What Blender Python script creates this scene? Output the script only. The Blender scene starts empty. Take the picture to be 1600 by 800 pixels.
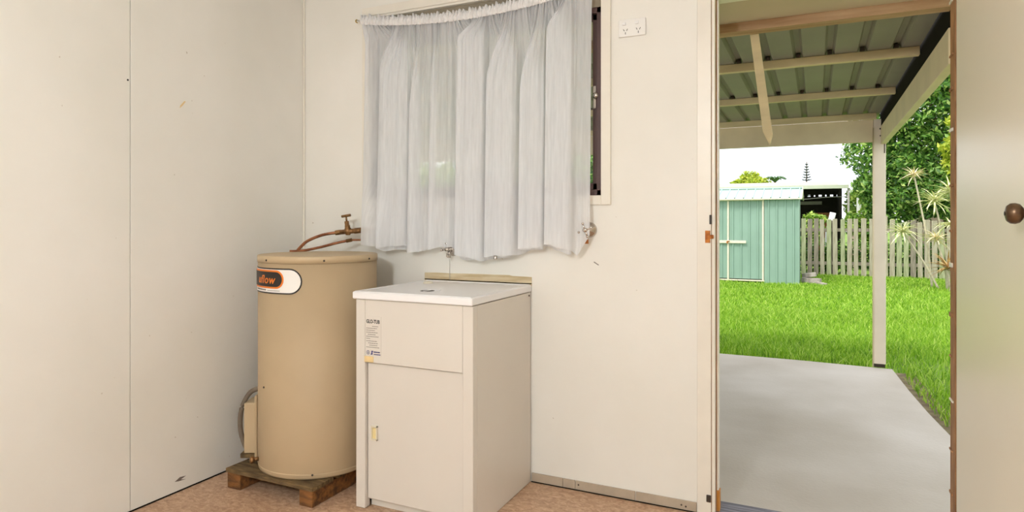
import bpy, bmesh, math, random
import numpy as np
from mathutils import Vector, Matrix

S = bpy.context.scene
COL = S.collection
PI = math.pi
random.seed(7)
RNG = np.random.default_rng(11)

# ------------------------------------------------------------------ camera
cam_d = bpy.data.cameras.new('camera')
cam = bpy.data.objects.new('camera', cam_d); COL.objects.link(cam)
cam_d.sensor_width = 36.0
cam_d.lens = 36.0 * 1006.0 / 1600.0
cam_d.shift_y = -55.0 / 1600.0
cam_d.clip_start = 0.05; cam_d.clip_end = 300
cam.location = (0, 0, 1.2)
cam.rotation_euler = (PI / 2, 0, math.atan2(475, 1006))
S.camera = cam

# ------------------------------------------------------------------ world, sun, exposure
S.view_settings.view_transform = 'Standard'
S.view_settings.look = 'None'
S.view_settings.exposure = 0.0
S.view_settings.gamma = 1.0
S.view_settings.use_curve_mapping = False

SKY_STRENGTH = 1.9
SUN_STRENGTH = 3.3
FILL_GLOW = 196.0

W = bpy.data.worlds.new('overcast_sky'); S.world = W
W.use_nodes = True
nt = W.node_tree; nt.nodes.clear()
wo = nt.nodes.new('ShaderNodeOutputWorld'); bg = nt.nodes.new('ShaderNodeBackground')
tc = nt.nodes.new('ShaderNodeTexCoord'); mp = nt.nodes.new('ShaderNodeMapping')
mp.inputs['Scale'].default_value = (1, 1, 3.2)
ns = nt.nodes.new('ShaderNodeTexNoise'); ns.inputs['Scale'].default_value = 3.0
ns.inputs['Detail'].default_value = 7; ns.inputs['Roughness'].default_value = .55
cr = nt.nodes.new('ShaderNodeValToRGB')
cr.color_ramp.elements[0].position = .36; cr.color_ramp.elements[0].color = (.70, .76, .84, 1)
cr.color_ramp.elements[1].position = .60; cr.color_ramp.elements[1].color = (1, 1, 1, 1)
nt.links.new(tc.outputs['Generated'], mp.inputs['Vector']); nt.links.new(mp.outputs[0], ns.inputs['Vector'])
nt.links.new(ns.outputs['Fac'], cr.inputs['Fac']); nt.links.new(cr.outputs['Color'], bg.inputs['Color'])
bg.inputs['Strength'].default_value = SKY_STRENGTH
nt.links.new(bg.outputs[0], wo.inputs['Surface'])

sd = bpy.data.lights.new('sun', 'SUN'); sd.energy = SUN_STRENGTH; sd.angle = math.radians(16)
sd.color = (1.0, .96, .88)
sun = bpy.data.objects.new('sun', sd); COL.objects.link(sun)
sun.rotation_euler = Vector((.30, .55, -1.0)).to_track_quat('-Z', 'Y').to_euler()

# unseen globe light added to brighten the room (built further down)
FILL_POS = (-0.70, -0.90, 2.00)
# ------------------------------------------------------------------ materials
def lin(c):
    c = c / 255.0
    return c / 12.92 if c <= .04045 else ((c + .055) / 1.055) ** 2.4
def rgb(r, g, b): return (lin(r), lin(g), lin(b), 1.0)

def base_mat(name):
    m = bpy.data.materials.new(name); m.use_nodes = True
    return m, m.node_tree, m.node_tree.nodes['Principled BSDF']

def pm(name, col, rough=.6, var=.06, scale=8.0, bump=0.0, bscale=None, metal=0.0, stretch=(1, 1, 1), col2=None, spec=.5, detail=6, lo=.35, hi=.65):
    """painted / timber / metal surface: two close tones mixed by noise, optional fine relief"""
    m, t, p = base_mat(name)
    p.inputs['Roughness'].default_value = rough; p.inputs['Metallic'].default_value = metal
    p.inputs['Specular IOR Level'].default_value = spec
    tc = t.nodes.new('ShaderNodeTexCoord'); mp = t.nodes.new('ShaderNodeMapping')
    mp.inputs['Scale'].default_value = stretch
    t.links.new(tc.outputs['Object'], mp.inputs['Vector'])
    n = t.nodes.new('ShaderNodeTexNoise'); n.inputs['Scale'].default_value = scale; n.inputs['Detail'].default_value = detail
    t.links.new(mp.outputs[0], n.inputs['Vector'])
    r = t.nodes.new('ShaderNodeValToRGB')
    a = tuple(min(1, x * (1 - var)) for x in col[:3]) + (1,)
    b = tuple(min(1, x * (1 + var)) for x in col[:3]) + (1,) if col2 is None else col2
    if col2 is not None: a = col
    r.color_ramp.elements[0].position = lo; r.color_ramp.elements[0].color = a
    r.color_ramp.elements[1].position = hi; r.color_ramp.elements[1].color = b
    t.links.new(n.outputs['Fac'], r.inputs['Fac']); t.links.new(r.outputs['Color'], p.inputs['Base Color'])
    if bump:
        n2 = t.nodes.new('ShaderNodeTexNoise'); n2.inputs['Scale'].default_value = bscale or scale * 4; n2.inputs['Detail'].default_value = 4
        t.links.new(mp.outputs[0], n2.inputs['Vector'])
        bp = t.nodes.new('ShaderNodeBump'); bp.inputs['Strength'].default_value = bump; bp.inputs['Distance'].default_value = .01
        t.links.new(n2.outputs['Fac'], bp.inputs['Height']); t.links.new(bp.outputs[0], p.inputs['Normal'])
    return m

def leafmat(name, stops, rough=.5, trans=.35):
    """each leaf or blade its own tone; light passes through"""
    m, t, p = base_mat(name)
    g = t.nodes.new('ShaderNodeNewGeometry'); r = t.nodes.new('ShaderNodeValToRGB')
    el = r.color_ramp.elements
    for i, (pos, c) in enumerate(stops):
        e = el[i] if i < 2 else el.new(pos)
        e.position = pos; e.color = c
    t.links.new(g.outputs['Random Per Island'], r.inputs['Fac'])
    t.links.new(r.outputs['Color'], p.inputs['Base Color']); p.inputs['Roughness'].default_value = rough
    tr = t.nodes.new('ShaderNodeBsdfTranslucent'); t.links.new(r.outputs['Color'], tr.inputs['Color'])
    mx = t.nodes.new('ShaderNodeMixShader'); mx.inputs['Fac'].default_value = trans
    out = t.nodes['Material Output']
    t.links.new(p.outputs[0], mx.inputs[1]); t.links.new(tr.outputs[0], mx.inputs[2]); t.links.new(mx.outputs[0], out.inputs['Surface'])
    return m

def emit(name, col, strength):
    m = bpy.data.materials.new(name); m.use_nodes = True; t = m.node_tree; t.nodes.clear()
    e = t.nodes.new('ShaderNodeEmission'); e.inputs['Color'].default_value = col; e.inputs['Strength'].default_value = strength
    o = t.nodes.new('ShaderNodeOutputMaterial'); t.links.new(e.outputs[0], o.inputs['Surface']); return m

def wall_material(name, col):
    m, t, p = base_mat(name)
    p.inputs['Roughness'].default_value = .52; p.inputs['Specular IOR Level'].default_value = .35
    tc = t.nodes.new('ShaderNodeTexCoord')
    n = t.nodes.new('ShaderNodeTexNoise'); n.inputs['Scale'].default_value = 1.6; n.inputs['Detail'].default_value = 5
    t.links.new(tc.outputs['Object'], n.inputs['Vector'])
    r = t.nodes.new('ShaderNodeValToRGB')
    r.color_ramp.elements[0].position = .3; r.color_ramp.elements[0].color = tuple(x * y for x, y in zip(col[:3], (.95, .94, .92))) + (1,)
    r.color_ramp.elements[1].position = .7; r.color_ramp.elements[1].color = tuple(x * y for x, y in zip(col[:3], (1.03, 1.02, 1.02))) + (1,)
    t.links.new(n.outputs['Fac'], r.inputs['Fac'])
    # sparse chips and specks in the old paint
    v = t.nodes.new('ShaderNodeTexNoise'); v.inputs['Scale'].default_value = 34; v.inputs['Detail'].default_value = 3
    t.links.new(tc.outputs['Object'], v.inputs['Vector'])
    r2 = t.nodes.new('ShaderNodeValToRGB')
    r2.color_ramp.elements[0].position = .745; r2.color_ramp.elements[0].color = (0, 0, 0, 1)
    r2.color_ramp.elements[1].position = .77; r2.color_ramp.elements[1].color = (.55, .55, .55, 1)
    t.links.new(v.outputs['Fac'], r2.inputs['Fac'])
    mx = t.nodes.new('ShaderNodeMix'); mx.data_type = 'RGBA'
    t.links.new(r2.outputs['Color'], mx.inputs['Factor']); t.links.new(r.outputs['Color'], mx.inputs['A'])
    mx.inputs['B'].default_value = rgb(170, 150, 125)
    t.links.new(mx.outputs['Result'], p.inputs['Base Color'])
    n2 = t.nodes.new('ShaderNodeTexNoise'); n2.inputs['Scale'].default_value = 9; n2.inputs['Detail'].default_value = 6
    t.links.new(tc.outputs['Object'], n2.inputs['Vector'])
    bp = t.nodes.new('ShaderNodeBump'); bp.inputs['Strength'].default_value = .16; bp.inputs['Distance'].default_value = .012
    t.links.new(n2.outputs['Fac'], bp.inputs['Height']); t.links.new(bp.outputs[0], p.inputs['Normal'])
    return m

def vinyl_material():
    m, t, p = base_mat('mottled_vinyl')
    p.inputs['Roughness'].default_value = .42
    tc = t.nodes.new('ShaderNodeTexCoord'); mp = t.nodes.new('ShaderNodeMapping'); mp.inputs['Scale'].default_value = (1, 1.5, 1)
    mp.inputs['Rotation'].default_value = (0, 0, .5)
    t.links.new(tc.outputs['Object'], mp.inputs['Vector'])
    n = t.nodes.new('ShaderNodeTexNoise'); n.inputs['Scale'].default_value = 34; n.inputs['Detail'].default_value = 8; n.inputs['Roughness'].default_value = .7
    n.inputs['Distortion'].default_value = .8
    t.links.new(mp.outputs[0], n.inputs['Vector'])
    r = t.nodes.new('ShaderNodeValToRGB'); e = r.color_ramp.elements
    e[0].position = .33; e[0].color = rgb(168, 128, 100); e[1].position = .66; e[1].color = rgb(224, 194, 164)
    x = e.new(.5); x.color = rgb(200, 162, 130)
    t.links.new(n.outputs['Fac'], r.inputs['Fac'])
    n2 = t.nodes.new('ShaderNodeTexNoise'); n2.inputs['Scale'].default_value = 3.0; n2.inputs['Detail'].default_value = 3
    t.links.new(tc.outputs['Object'], n2.inputs['Vector'])
    mx = t.nodes.new('ShaderNodeMix'); mx.data_type = 'RGBA'; mx.blend_type = 'MULTIPLY'; mx.inputs['Factor'].default_value = .5
    r3 = t.nodes.new('ShaderNodeValToRGB'); r3.color_ramp.elements[0].position = .35; r3.color_ramp.elements[0].color = (.78, .74, .72, 1)
    r3.color_ramp.elements[1].position = .6; r3.color_ramp.elements[1].color = (1, 1, 1, 1)
    t.links.new(n2.outputs['Fac'], r3.inputs['Fac'])
    t.links.new(r.outputs['Color'], mx.inputs['A']); t.links.new(r3.outputs['Color'], mx.inputs['B'])
    t.links.new(mx.outputs['Result'], p.inputs['Base Color'])
    return m

def sheer_material():
    m = bpy.data.materials.new('sheer_voile'); m.use_nodes = True; t = m.node_tree; t.nodes.clear()
    o = t.nodes.new('ShaderNodeOutputMaterial')
    d = t.nodes.new('ShaderNodeBsdfDiffuse'); d.inputs['Color'].default_value = rgb(250, 251, 253)
    tl = t.nodes.new('ShaderNodeBsdfTranslucent'); tl.inputs['Color'].default_value = rgb(249, 247, 247)
    m1 = t.nodes.new('ShaderNodeMixShader'); m1.inputs['Fac'].default_value = .3
    t.links.new(d.outputs[0], m1.inputs[1]); t.links.new(tl.outputs[0], m1.inputs[2])
    tr = t.nodes.new('ShaderNodeBsdfTransparent')
    tc = t.nodes.new('ShaderNodeTexCoord'); n = t.nodes.new('ShaderNodeTexNoise'); n.inputs['Scale'].default_value = 25
    mp = t.nodes.new('ShaderNodeMapping'); mp.inputs['Scale'].default_value = (4, 1, .3)
    t.links.new(tc.outputs['Object'], mp.inputs['Vector']); t.links.new(mp.outputs[0], n.inputs['Vector'])
    mr = t.nodes.new('ShaderNodeMapRange'); mr.inputs['To Min'].default_value = .64; mr.inputs['To Max'].default_value = .88
    t.links.new(n.outputs['Fac'], mr.inputs['Value'])
    m2 = t.nodes.new('ShaderNodeMixShader')
    t.links.new(mr.outputs[0], m2.inputs['Fac']); t.links.new(tr.outputs[0], m2.inputs[1]); t.links.new(m1.outputs[0], m2.inputs[2])
    t.links.new(m2.outputs[0], o.inputs['Surface'])
    return m

def glass_material():
    m = bpy.data.materials.new('window_glass'); m.use_nodes = True; t = m.node_tree; t.nodes.clear()
    o = t.nodes.new('ShaderNodeOutputMaterial'); tr = t.nodes.new('ShaderNodeBsdfTransparent'); gl = t.nodes.new('ShaderNodeBsdfGlossy')
    tr.inputs['Color'].default_value = (.92, .94, .93, 1); gl.inputs['Roughness'].default_value = .02
    fr = t.nodes.new('ShaderNodeFresnel'); fr.inputs['IOR'].default_value = 1.5
    mx = t.nodes.new('ShaderNodeMixShader')
    t.links.new(fr.outputs[0], mx.inputs['Fac']); t.links.new(tr.outputs[0], mx.inputs[1]); t.links.new(gl.outputs[0], mx.inputs[2])
    t.links.new(mx.outputs[0], o.inputs['Surface']); return m

M = {}
M['wall'] = wall_material('cream_wall_paint', rgb(242, 239, 231))
M['ceiling'] = pm('ceiling_paint', rgb(249, 248, 246), .8, .01)
M['trim'] = pm('cream_trim_gloss', rgb(239, 232, 219), .35, .03, 6, .05, 30)
M['door_paint'] = pm('cream_door_paint', rgb(244, 234, 214), .32, .012, 1.5)
M['vinyl'] = vinyl_material()
M['skirting'] = pm('grey_skirting', rgb(182, 166, 146), .5, .08, 14, .1, 40)
M['tank'] = pm('beige_enamel', rgb(186, 162, 128), .6, .03, 4, .02, 14)
M['tank_lid'] = pm('beige_enamel_lid', rgb(194, 171, 136), .5, .03, 5)
M['white_enamel'] = pm('white_enamel', rgb(224, 216, 205), .33, .015, 3)
M['lid_white'] = pm('white_moulded_plastic', rgb(246, 243, 242), .3, .01, 3)
M['sticker'] = pm('sticker_white', rgb(246, 242, 236), .35, .01)
M['black_print'] = pm('black_print', rgb(34, 27, 24), .45, .05)
M['grey_print'] = pm('grey_print', rgb(120, 108, 100), .5, .05)
M['orange_print'] = pm('orange_print', rgb(232, 126, 40), .45, .03)
M['blue_print'] = pm('dark_blue_print', rgb(44, 44, 110), .45, .03)
M['yellow_tape'] = pm('yellowed_tape', rgb(234, 205, 150), .5, .06, 40)
M['handle_cream'] = pm('aged_cream_plastic', rgb(232, 222, 200), .4, .03)
M['pull_shade'] = pm('shaded_recess_yellow', rgb(238, 218, 160), .4, .05, 30)  # yellow tone paints the shading inside the finger pull
M['pallet'] = pm('weathered_pallet_timber', rgb(84, 52, 22), .75, .3, 9, .5, 60, stretch=(1, 5, 5), col2=rgb(150, 98, 46))
M['pallet_board'] = pm('grey_brown_pallet_board', rgb(76, 58, 34), .8, .3, 10, .5, 60, stretch=(1, 6, 4), col2=rgb(132, 106, 68))
M['brass'] = pm('tarnished_brass', rgb(112, 80, 48), .42, .3, 30, .2, 80, metal=.65, col2=rgb(158, 118, 74))
M['copper'] = pm('brown_copper_pipe', rgb(126, 74, 46), .42, .2, 25, .1, 60, metal=.55, col2=rgb(170, 112, 76))
M['bright_brass'] = pm('bright_brass', rgb(210, 180, 90), .25, .05, metal=.9)
M['chrome'] = pm('worn_chrome', rgb(200, 192, 184), .18, .08, 30, metal=1.0)
M['dark_metal'] = pm('dark_metal', rgb(58, 46, 36), .5, .15, 20)
M['rust'] = pm('rusty_steel', rgb(150, 82, 30), .75, .3, 60, .3, 120, col2=rgb(206, 128, 54))
M['conduit'] = pm('grey_brown_conduit', rgb(112, 98, 82), .6, .1, 30)
M['brown_alu'] = pm('brown_anodised_frame', rgb(84, 58, 54), .4, .06, 8)
M['glass'] = glass_material()
M['head_board'] = pm('taupe_head_board', rgb(150, 138, 118), .7, .05)
M['raw_splash'] = pm('peeling_timber', rgb(196, 172, 132), .75, .2, 16, .5, 50, stretch=(.4, 1, 3), col2=rgb(226, 210, 176))
M['raw_brown'] = pm('raw_brown_timber', rgb(140, 98, 62), .75, .2, 20, .4, 50, stretch=(2, 2, .4), col2=rgb(176, 130, 88))
M['varnish'] = pm('orange_varnished_timber', rgb(178, 112, 40), .5, .2, 30, stretch=(3, 3, .5), col2=rgb(208, 146, 66))
M['sill'] = pm('weathered_sill', rgb(96, 94, 104), .75, .3, 10, .6, 40, stretch=(.4, 8, 2), col2=rgb(160, 158, 168))
M['sheer'] = sheer_material()
M['heading'] = pm('curtain_heading', rgb(236, 233, 231), .9, .05, 60, .3, 120)
M['white_plastic'] = pm('white_plastic', rgb(244, 241, 236), .3, .01)
M['knob'] = pm('dark_brass_knob', rgb(120, 96, 72), .28, .25, 40, .05, 60, metal=.8, col2=rgb(88, 66, 50))
M['concrete'] = pm('patio_concrete', rgb(184, 174, 160), .8, .1, 1.3, .2, 60, col2=rgb(208, 200, 190), detail=12, lo=.3, hi=.7)
M['soil'] = pm('lawn_soil', rgb(96, 120, 44), .95, .2, 1.8, .5, 30, col2=rgb(126, 160, 52))
M['bare_soil'] = pm('bare_soil', rgb(104, 88, 66), .95, .25, 9, .8, 30, col2=rgb(140, 128, 92))
M['ext_paint'] = pm('beige_exterior_paint', rgb(222, 205, 172), .55, .05, 5, .08, 30)
M['post_paint'] = pm('pale_post_paint', rgb(232, 218, 200), .55, .04, 5)
M['ext_timber'] = pm('bare_beam_timber', rgb(160, 124, 88), .7, .2, 5, .2, 30, stretch=(.4, 4, 4), col2=rgb(196, 164, 128))
M['purlin'] = pm('cream_purlin_timber', rgb(214, 196, 154), .65, .1, 5, stretch=(.5, 3, 3))
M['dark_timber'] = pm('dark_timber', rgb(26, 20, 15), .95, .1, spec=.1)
M['zinc'] = pm('zinc_roof_sheet', rgb(146, 140, 128), .6, .07, 2, metal=.1)
M['soffit'] = pm('soffit_board', rgb(206, 190, 164), .7, .04, 3)
M['shed'] = pm('green_shed_steel', rgb(140, 168, 154), .5, .05, 4, stretch=(1, 1, .5))
M['shed_roof'] = pm('pale_green_shed_roof', rgb(176, 206, 196), .5, .06, 5)
M['shed_trim'] = pm('cream_shed_trim', rgb(232, 222, 200), .5, .06, 12)
M['picket'] = pm('weathered_paling', rgb(150, 140, 120), .85, .2, 6, .3, 40, stretch=(6, 6, .7), col2=rgb(184, 178, 156))
M['picket_green'] = pm('mossy_paling', rgb(136, 142, 104), .85, .2, 6, .3, 40, stretch=(6, 6, .7), col2=rgb(178, 182, 146))
M['picket_dark'] = pm('dark_paling', rgb(112, 104, 92), .85, .2, 6, .3, 40, stretch=(6, 6, .7), col2=rgb(158, 148, 132))
M['nb_roof'] = pm('cream_roofing', rgb(196, 176, 156), .6, .05)
M['nb_fascia'] = pm('pale_green_fascia', rgb(206, 212, 190), .5, .03)
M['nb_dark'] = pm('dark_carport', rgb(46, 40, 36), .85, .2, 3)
M['nb_post'] = pm('grey_post', rgb(190, 184, 180), .6, .05)
M['white_paint'] = pm('white_paint', rgb(236, 236, 234), .6, .03)
M['brick_pink'] = pm('pinkish_wall', rgb(206, 178, 164), .8, .08, 10)
M['crate'] = pm('brown_crate', rgb(128, 80, 46), .8, .15, 8)
M['rubble'] = pm('broken_concrete', rgb(140, 130, 120), .9, .15, 8, .6, 30, col2=rgb(186, 176, 168))
M['bark'] = pm('bark', rgb(108, 90, 70), .9, .2, 6, .6, 30)
M['pale_stem'] = pm('pale_stem', rgb(190, 180, 156), .8, .12, 20, .3, 60)
M['grass'] = leafmat('grass_blades', [(0, rgb(92, 140, 26)), (1, rgb(214, 232, 120)), (.45, rgb(142, 186, 42)), (.8, rgb(168, 206, 66))], .6, .4)
M['leaf'] = leafmat('dark_tree_leaves', [(0, rgb(44, 84, 36)), (1, rgb(206, 226, 130)), (.5, rgb(104, 152, 62)), (.85, rgb(150, 190, 84))], .4, .4)
M['leaf_pale'] = leafmat('pale_leaves', [(0, rgb(88, 134, 50)), (1, rgb(206, 222, 110)), (.5, rgb(140, 180, 72))], .5, .4)
M['leaf_yellow'] = leafmat('yellow_green_leaves', [(0, rgb(138, 164, 44)), (1, rgb(226, 226, 96)), (.5, rgb(184, 200, 64))], .5, .4)
M['pine'] = leafmat('dark_pine_needles', [(0, rgb(40, 54, 50)), (1, rgb(84, 100, 92))], .7, .1)
M['palm'] = leafmat('palm_leaves', [(0, rgb(70, 100, 70)), (1, rgb(120, 150, 110))], .6, .2)
M['blade_cream'] = pm('cream_striped_leaf', rgb(186, 196, 122), .5, .2, 12, col2=rgb(240, 234, 196))
M['blade_pale'] = pm('pale_straw_leaf', rgb(222, 204, 150), .6, .1, 12, col2=rgb(244, 234, 204))
M['blade_red'] = pm('reddish_leaf', rgb(150, 106, 74), .6, .2, 12, col2=rgb(206, 176, 110))
M['fill_white'] = emit('added_fill_emission', (.90, .962, 1, 1), FILL_GLOW)

# ------------------------------------------------------------------ mesh helpers
class MB:
    def __init__(s): s.bm = bmesh.new()
    def box(s, x0, x1, y0, y1, z0, z1, bev=0.0, rot=None, seg=2):
        g = bmesh.ops.create_cube(s.bm, size=1.0)['verts']
        mat = Matrix.Translation(((x0 + x1) / 2, (y0 + y1) / 2, (z0 + z1) / 2))
        if rot is not None: mat = mat @ rot
        mat = mat @ Matrix.Diagonal((x1 - x0, y1 - y0, z1 - z0, 1))
        bmesh.ops.transform(s.bm, matrix=mat, verts=g)
        if bev:
            ed = list({e for v in g for e in v.link_edges})
            bmesh.ops.bevel(s.bm, geom=ed, offset=bev, segments=seg, affect='EDGES', profile=.5)
        return s
    def lathe(s, prof, origin=(0, 0, 0), axis='Z', n=24, a0=0, a1=2 * PI, smooth=True):
        """prof: (radius, height) list; axis unit vector or letter"""
        ax = {'X': Vector((1, 0, 0)), 'Y': Vector((0, 1, 0)), 'Z': Vector((0, 0, 1))}.get(axis, None) if isinstance(axis, str) else Vector(axis).normalized()
        q = Vector((0, 0, 1)).rotation_difference(ax)
        o = Vector(origin); full = abs(a1 - a0 - 2 * PI) < 1e-6
        k = n if full else n + 1
        rings = []
        for r, h in prof:
            if r < 1e-6: rings.append([s.bm.verts.new(o + q @ Vector((0, 0, h)))])
            else: rings.append([s.bm.verts.new(o + q @ Vector((r * math.cos(a0 + (a1 - a0) * i / n), r * math.sin(a0 + (a1 - a0) * i / n), h))) for i in range(k)])
        for A, B in zip(rings, rings[1:]):
            for i in range(n):
                j = (i + 1) % k if full else i + 1
                if len(A) == 1 and len(B) == 1: continue
                if len(A) == 1: f = (A[0], B[i], B[j])
                elif len(B) == 1: f = (A[i], A[j], B[0])
                else: f = (A[i], A[j], B[j], B[i])
                fc = s.bm.faces.new(f); fc.smooth = smooth
        return s
    def cyl(s, p0, p1, r0, r1=None, n=16, smooth=True):
        p0 = Vector(p0); p1 = Vector(p1); r1 = r0 if r1 is None else r1
        L = (p1 - p0).length
        return s.lathe([(0, 0), (r0, 0), (r1, L), (0, L)], p0, p1 - p0, n, smooth=smooth)
    def tube(s, pts, r, n=10, res=6):
        """smooth tube through points (Catmull-Rom)"""
        P = [Vector(p) for p in pts]; path = []
        for i in range(len(P) - 1):
            a = P[max(0, i - 1)]; b = P[i]; c = P[i + 1]; d = P[min(len(P) - 1, i + 2)]
            for k in range(res):
                t = k / res
                path.append(.5 * ((2 * b) + (c - a) * t + (2 * a - 5 * b + 4 * c - d) * t * t + (3 * b - a - 3 * c + d) * t ** 3))
        path.append(P[-1]); rings = []
        up = Vector((0, 0, 1)); R = r if callable(r) else (lambda u: r)
        for i, p in enumerate(path):
            d = (path[min(i + 1, len(path) - 1)] - path[max(i - 1, 0)]).normalized()
            x = d.cross(up if abs(d.z) < .95 else Vector((1, 0, 0))).normalized(); y = d.cross(x)
            rr = R(i / (len(path) - 1))
            rings.append([s.bm.verts.new(p + x * rr * math.cos(2 * PI * k / n) + y * rr * math.sin(2 * PI * k / n)) for k in range(n)])
        for A, B in zip(rings, rings[1:]):
            for k in range(n):
                f = s.bm.faces.new((A[k], A[(k + 1) % n], B[(k + 1) % n], B[k])); f.smooth = True
        s.bm.faces.new(rings[0]); s.bm.faces.new(rings[-1][::-1])
        return s
    def prism(s, poly, z0, z1, plane='XY'):
        """extruded polygon; plane XY up Z, XZ along Y, YZ along X"""
        def P(a, b, h): return {'XY': (a, b, h), 'XZ': (a, h, b), 'YZ': (h, a, b)}[plane]
        A = [s.bm.verts.new(P(a, b, z0)) for a, b in poly]; B = [s.bm.verts.new(P(a, b, z1)) for a, b in poly]
        n = len(poly); s.bm.faces.new(A); s.bm.faces.new(B[::-1])
        for i in range(n): s.bm.faces.new((A[i], B[i], B[(i + 1) % n], A[(i + 1) % n]))
        bmesh.ops.recalc_face_normals(s.bm, faces=s.bm.faces)
        return s
    def mesh(s, name, m, off=(0, 0, 0)):
        bmesh.ops.recalc_face_normals(s.bm, faces=s.bm.faces)
        me = bpy.data.meshes.new(name)
        bmesh.ops.translate(s.bm, verts=s.bm.verts, vec=(-off[0], -off[1], -off[2]))
        s.bm.to_mesh(me); s.bm.free()
        if m: me.materials.append(m)
        return me

def wloc(o):
    v = Vector((0, 0, 0))
    while o is not None: v += o.location; o = o.parent
    return v

def obj(name, mb, m=None, parent=None, label=None, origin=None):
    """mesh authored in world coordinates, linked as one object (child of parent if given)"""
    base = wloc(parent) if parent else Vector((0, 0, 0))
    if isinstance(mb, MB):
        o0 = Vector(origin) if origin is not None else base
        me = mb.mesh(name, m, o0)
        o = bpy.data.objects.new(name, me); o.location = o0 - base
    else:
        o = bpy.data.objects.new(name, mb); o.location = (Vector(origin) if origin is not None else base) - base
        if m and not mb.materials: mb.materials.append(m)
    COL.objects.link(o)
    if parent: o.parent = parent
    if label: o['label'] = label
    return o

def thing(name, label, cat, loc, group=None):
    o = bpy.data.objects.new(name, None); COL.objects.link(o); o.empty_display_size = .1
    o.location = loc; o['label'] = label; o['category'] = cat
    if group: o['group'] = group
    return o
def tag(o, label, cat, group=None):
    o['label'] = label; o['category'] = cat
    if group: o['group'] = group
    return o
def struct(name, mb, m, parent=None, label=None):
    o = obj(name, mb, m, parent, label)
    if not parent: o['kind'] = 'structure'
    return o
def sroot(name, loc=(0, 0, 0), label=None):
    o = bpy.data.objects.new(name, None); COL.objects.link(o); o.location = loc; o['kind'] = 'structure'
    if label: o['label'] = label
    return o

def np_mesh(name, V, F, m):
    me = bpy.data.meshes.new(name); me.from_pydata(V.tolist() if hasattr(V, 'tolist') else V, [], F.tolist() if hasattr(F, 'tolist') else F)
    me.materials.append(m); return me

def text_mesh(body, size, shear=0.0, bold=0.0, extrude=.0003, space=1.0):
    c = bpy.data.curves.new('letters', 'FONT'); c.body = body; c.size = size; c.shear = shear; c.offset = bold; c.space_character = space
    c.extrude = extrude; c.resolution_u = 3
    o = bpy.data.objects.new('letters', c); COL.objects.link(o)
    dg = bpy.context.evaluated_depsgraph_get(); dg.update()
    me = bpy.data.meshes.new_from_object(o.evaluated_get(dg))
    bpy.data.objects.remove(o); return me

def cap_points(cx, cz, hw, hh, n=14):
    """stadium outline"""
    pts = []
    for i in range(n + 1):
        a = -PI / 2 + PI * i / n; pts.append((cx + hw - hh + hh * math.cos(a), cz + hh * math.sin(a)))
    for i in range(n + 1):
        a = PI / 2 + PI * i / n; pts.append((cx - hw + hh + hh * math.cos(a), cz + hh * math.sin(a)))
    return pts

# ================================================================== THE ROOM
D = 2.722            # inner face of the outside wall
DO = 2.800           # its outer face
XL = -2.554          # left wall
XR = 1.30; YB = -3.10; ZC = 2.42
struct('floor', MB().box(XL - .1, XR + .1, YB - .1, D, -.08, 0), M['vinyl'])
struct('ceiling', MB().box(XL - .1, XR + .1, YB - .1, DO, ZC, ZC + .05), M['ceiling'])
struct('wall_right', MB().box(XR, XR + .08, YB, D, 0, ZC), M['wall'])
struct('wall_front', MB().box(XL, XR, YB - .08, YB, 0, ZC), M['wall'])

wl = sroot('wall_left', (XL, 0, 0))
obj('backing', MB().box(XL - .08, XL - .008, YB, DO, 0, ZC), M['wall'], wl)
for y0, y1 in ((YB, .5), (.5025, 1.7255), (1.7285, D - .0015)):
    obj('wall_panel', MB().box(XL - .008, XL, y0, y1, .004, ZC, .0012), M['wall'], wl)
obj('scuff_mark', MB().prism([(1.93, .05), (1.955, .062), (1.985, .058), (1.96, .05), (1.985, .043), (1.95, .046)], XL, XL + .0008, 'YZ'), M['grey_print'], wl, 'grey scuffed scrape near the floor')
obj('nail_hole', MB().cyl((XL, 1.716, 1.778), (XL + .001, 1.716, 1.778), .004), M['black_print'], wl, 'small dark nail hole on the panel joint')
obj('filled_chip', MB().prism([(1.955, 1.70), (1.97, 1.715), (1.985, 1.735), (1.977, 1.735), (1.957, 1.712)], XL, XL + .0008, 'YZ'), M['yellow_tape'], wl, 'tan chip in the paint')

# outside wall with window and door openings
WX0, WX1, WZ0, WZ1 = -2.10, -.851, 1.312, 2.25
DX0, DX1, DZ1 = -.372, .442, 2.125
wb = sroot('wall_back', (0, D, 0))
SEAM = -1.622
mb = MB()
for (a, b, c, d) in ((XL, WX0, 0, ZC), (WX0, SEAM - .0012, 0, WZ0), (WX0, WX1, WZ1, ZC)): mb.box(a, b, D, D + .01, c, d)
obj('wall_panel', mb, M['wall'], wb)
mb = MB()
for (a, b, c, d) in ((SEAM + .0012, WX1, 0, WZ0), (WX1, DX0 - .01, 0, ZC), (DX0 - .01, DX1 + .01, DZ1, ZC), (DX1 + .01, XR, 0, ZC)): mb.box(a, b, D, D + .01, c, d)
obj('wall_panel', mb, M['wall'], wb)
mb = MB()
for (a, b, c, d) in ((XL - .1, WX0, -.3, ZC), (WX0, WX1, -.3, WZ0), (WX0, WX1, WZ1, ZC), (WX1, DX0 - .01, -.3, ZC), (DX0 - .01, DX1 + .01, DZ1, ZC), (DX1 + .01, XR + .2, -.3, ZC)):
    mb.box(a, b, D + .01, DO, c, d)
obj('cladding', mb, M['ext_paint'], wb)
obj('scratch', MB().box(-.888, -.862, D - .0006, D, 1.010, 1.014, rot=Matrix.Rotation(.55, 4, 'Y')), M['grey_print'], wb, 'short dark scratch beside the tap')
struct('trim_1', MB().box(XL, XL + .012, D - .012, D, 0, ZC, .004), M['trim'], label='cream bead in the corner of the two walls')

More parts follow.
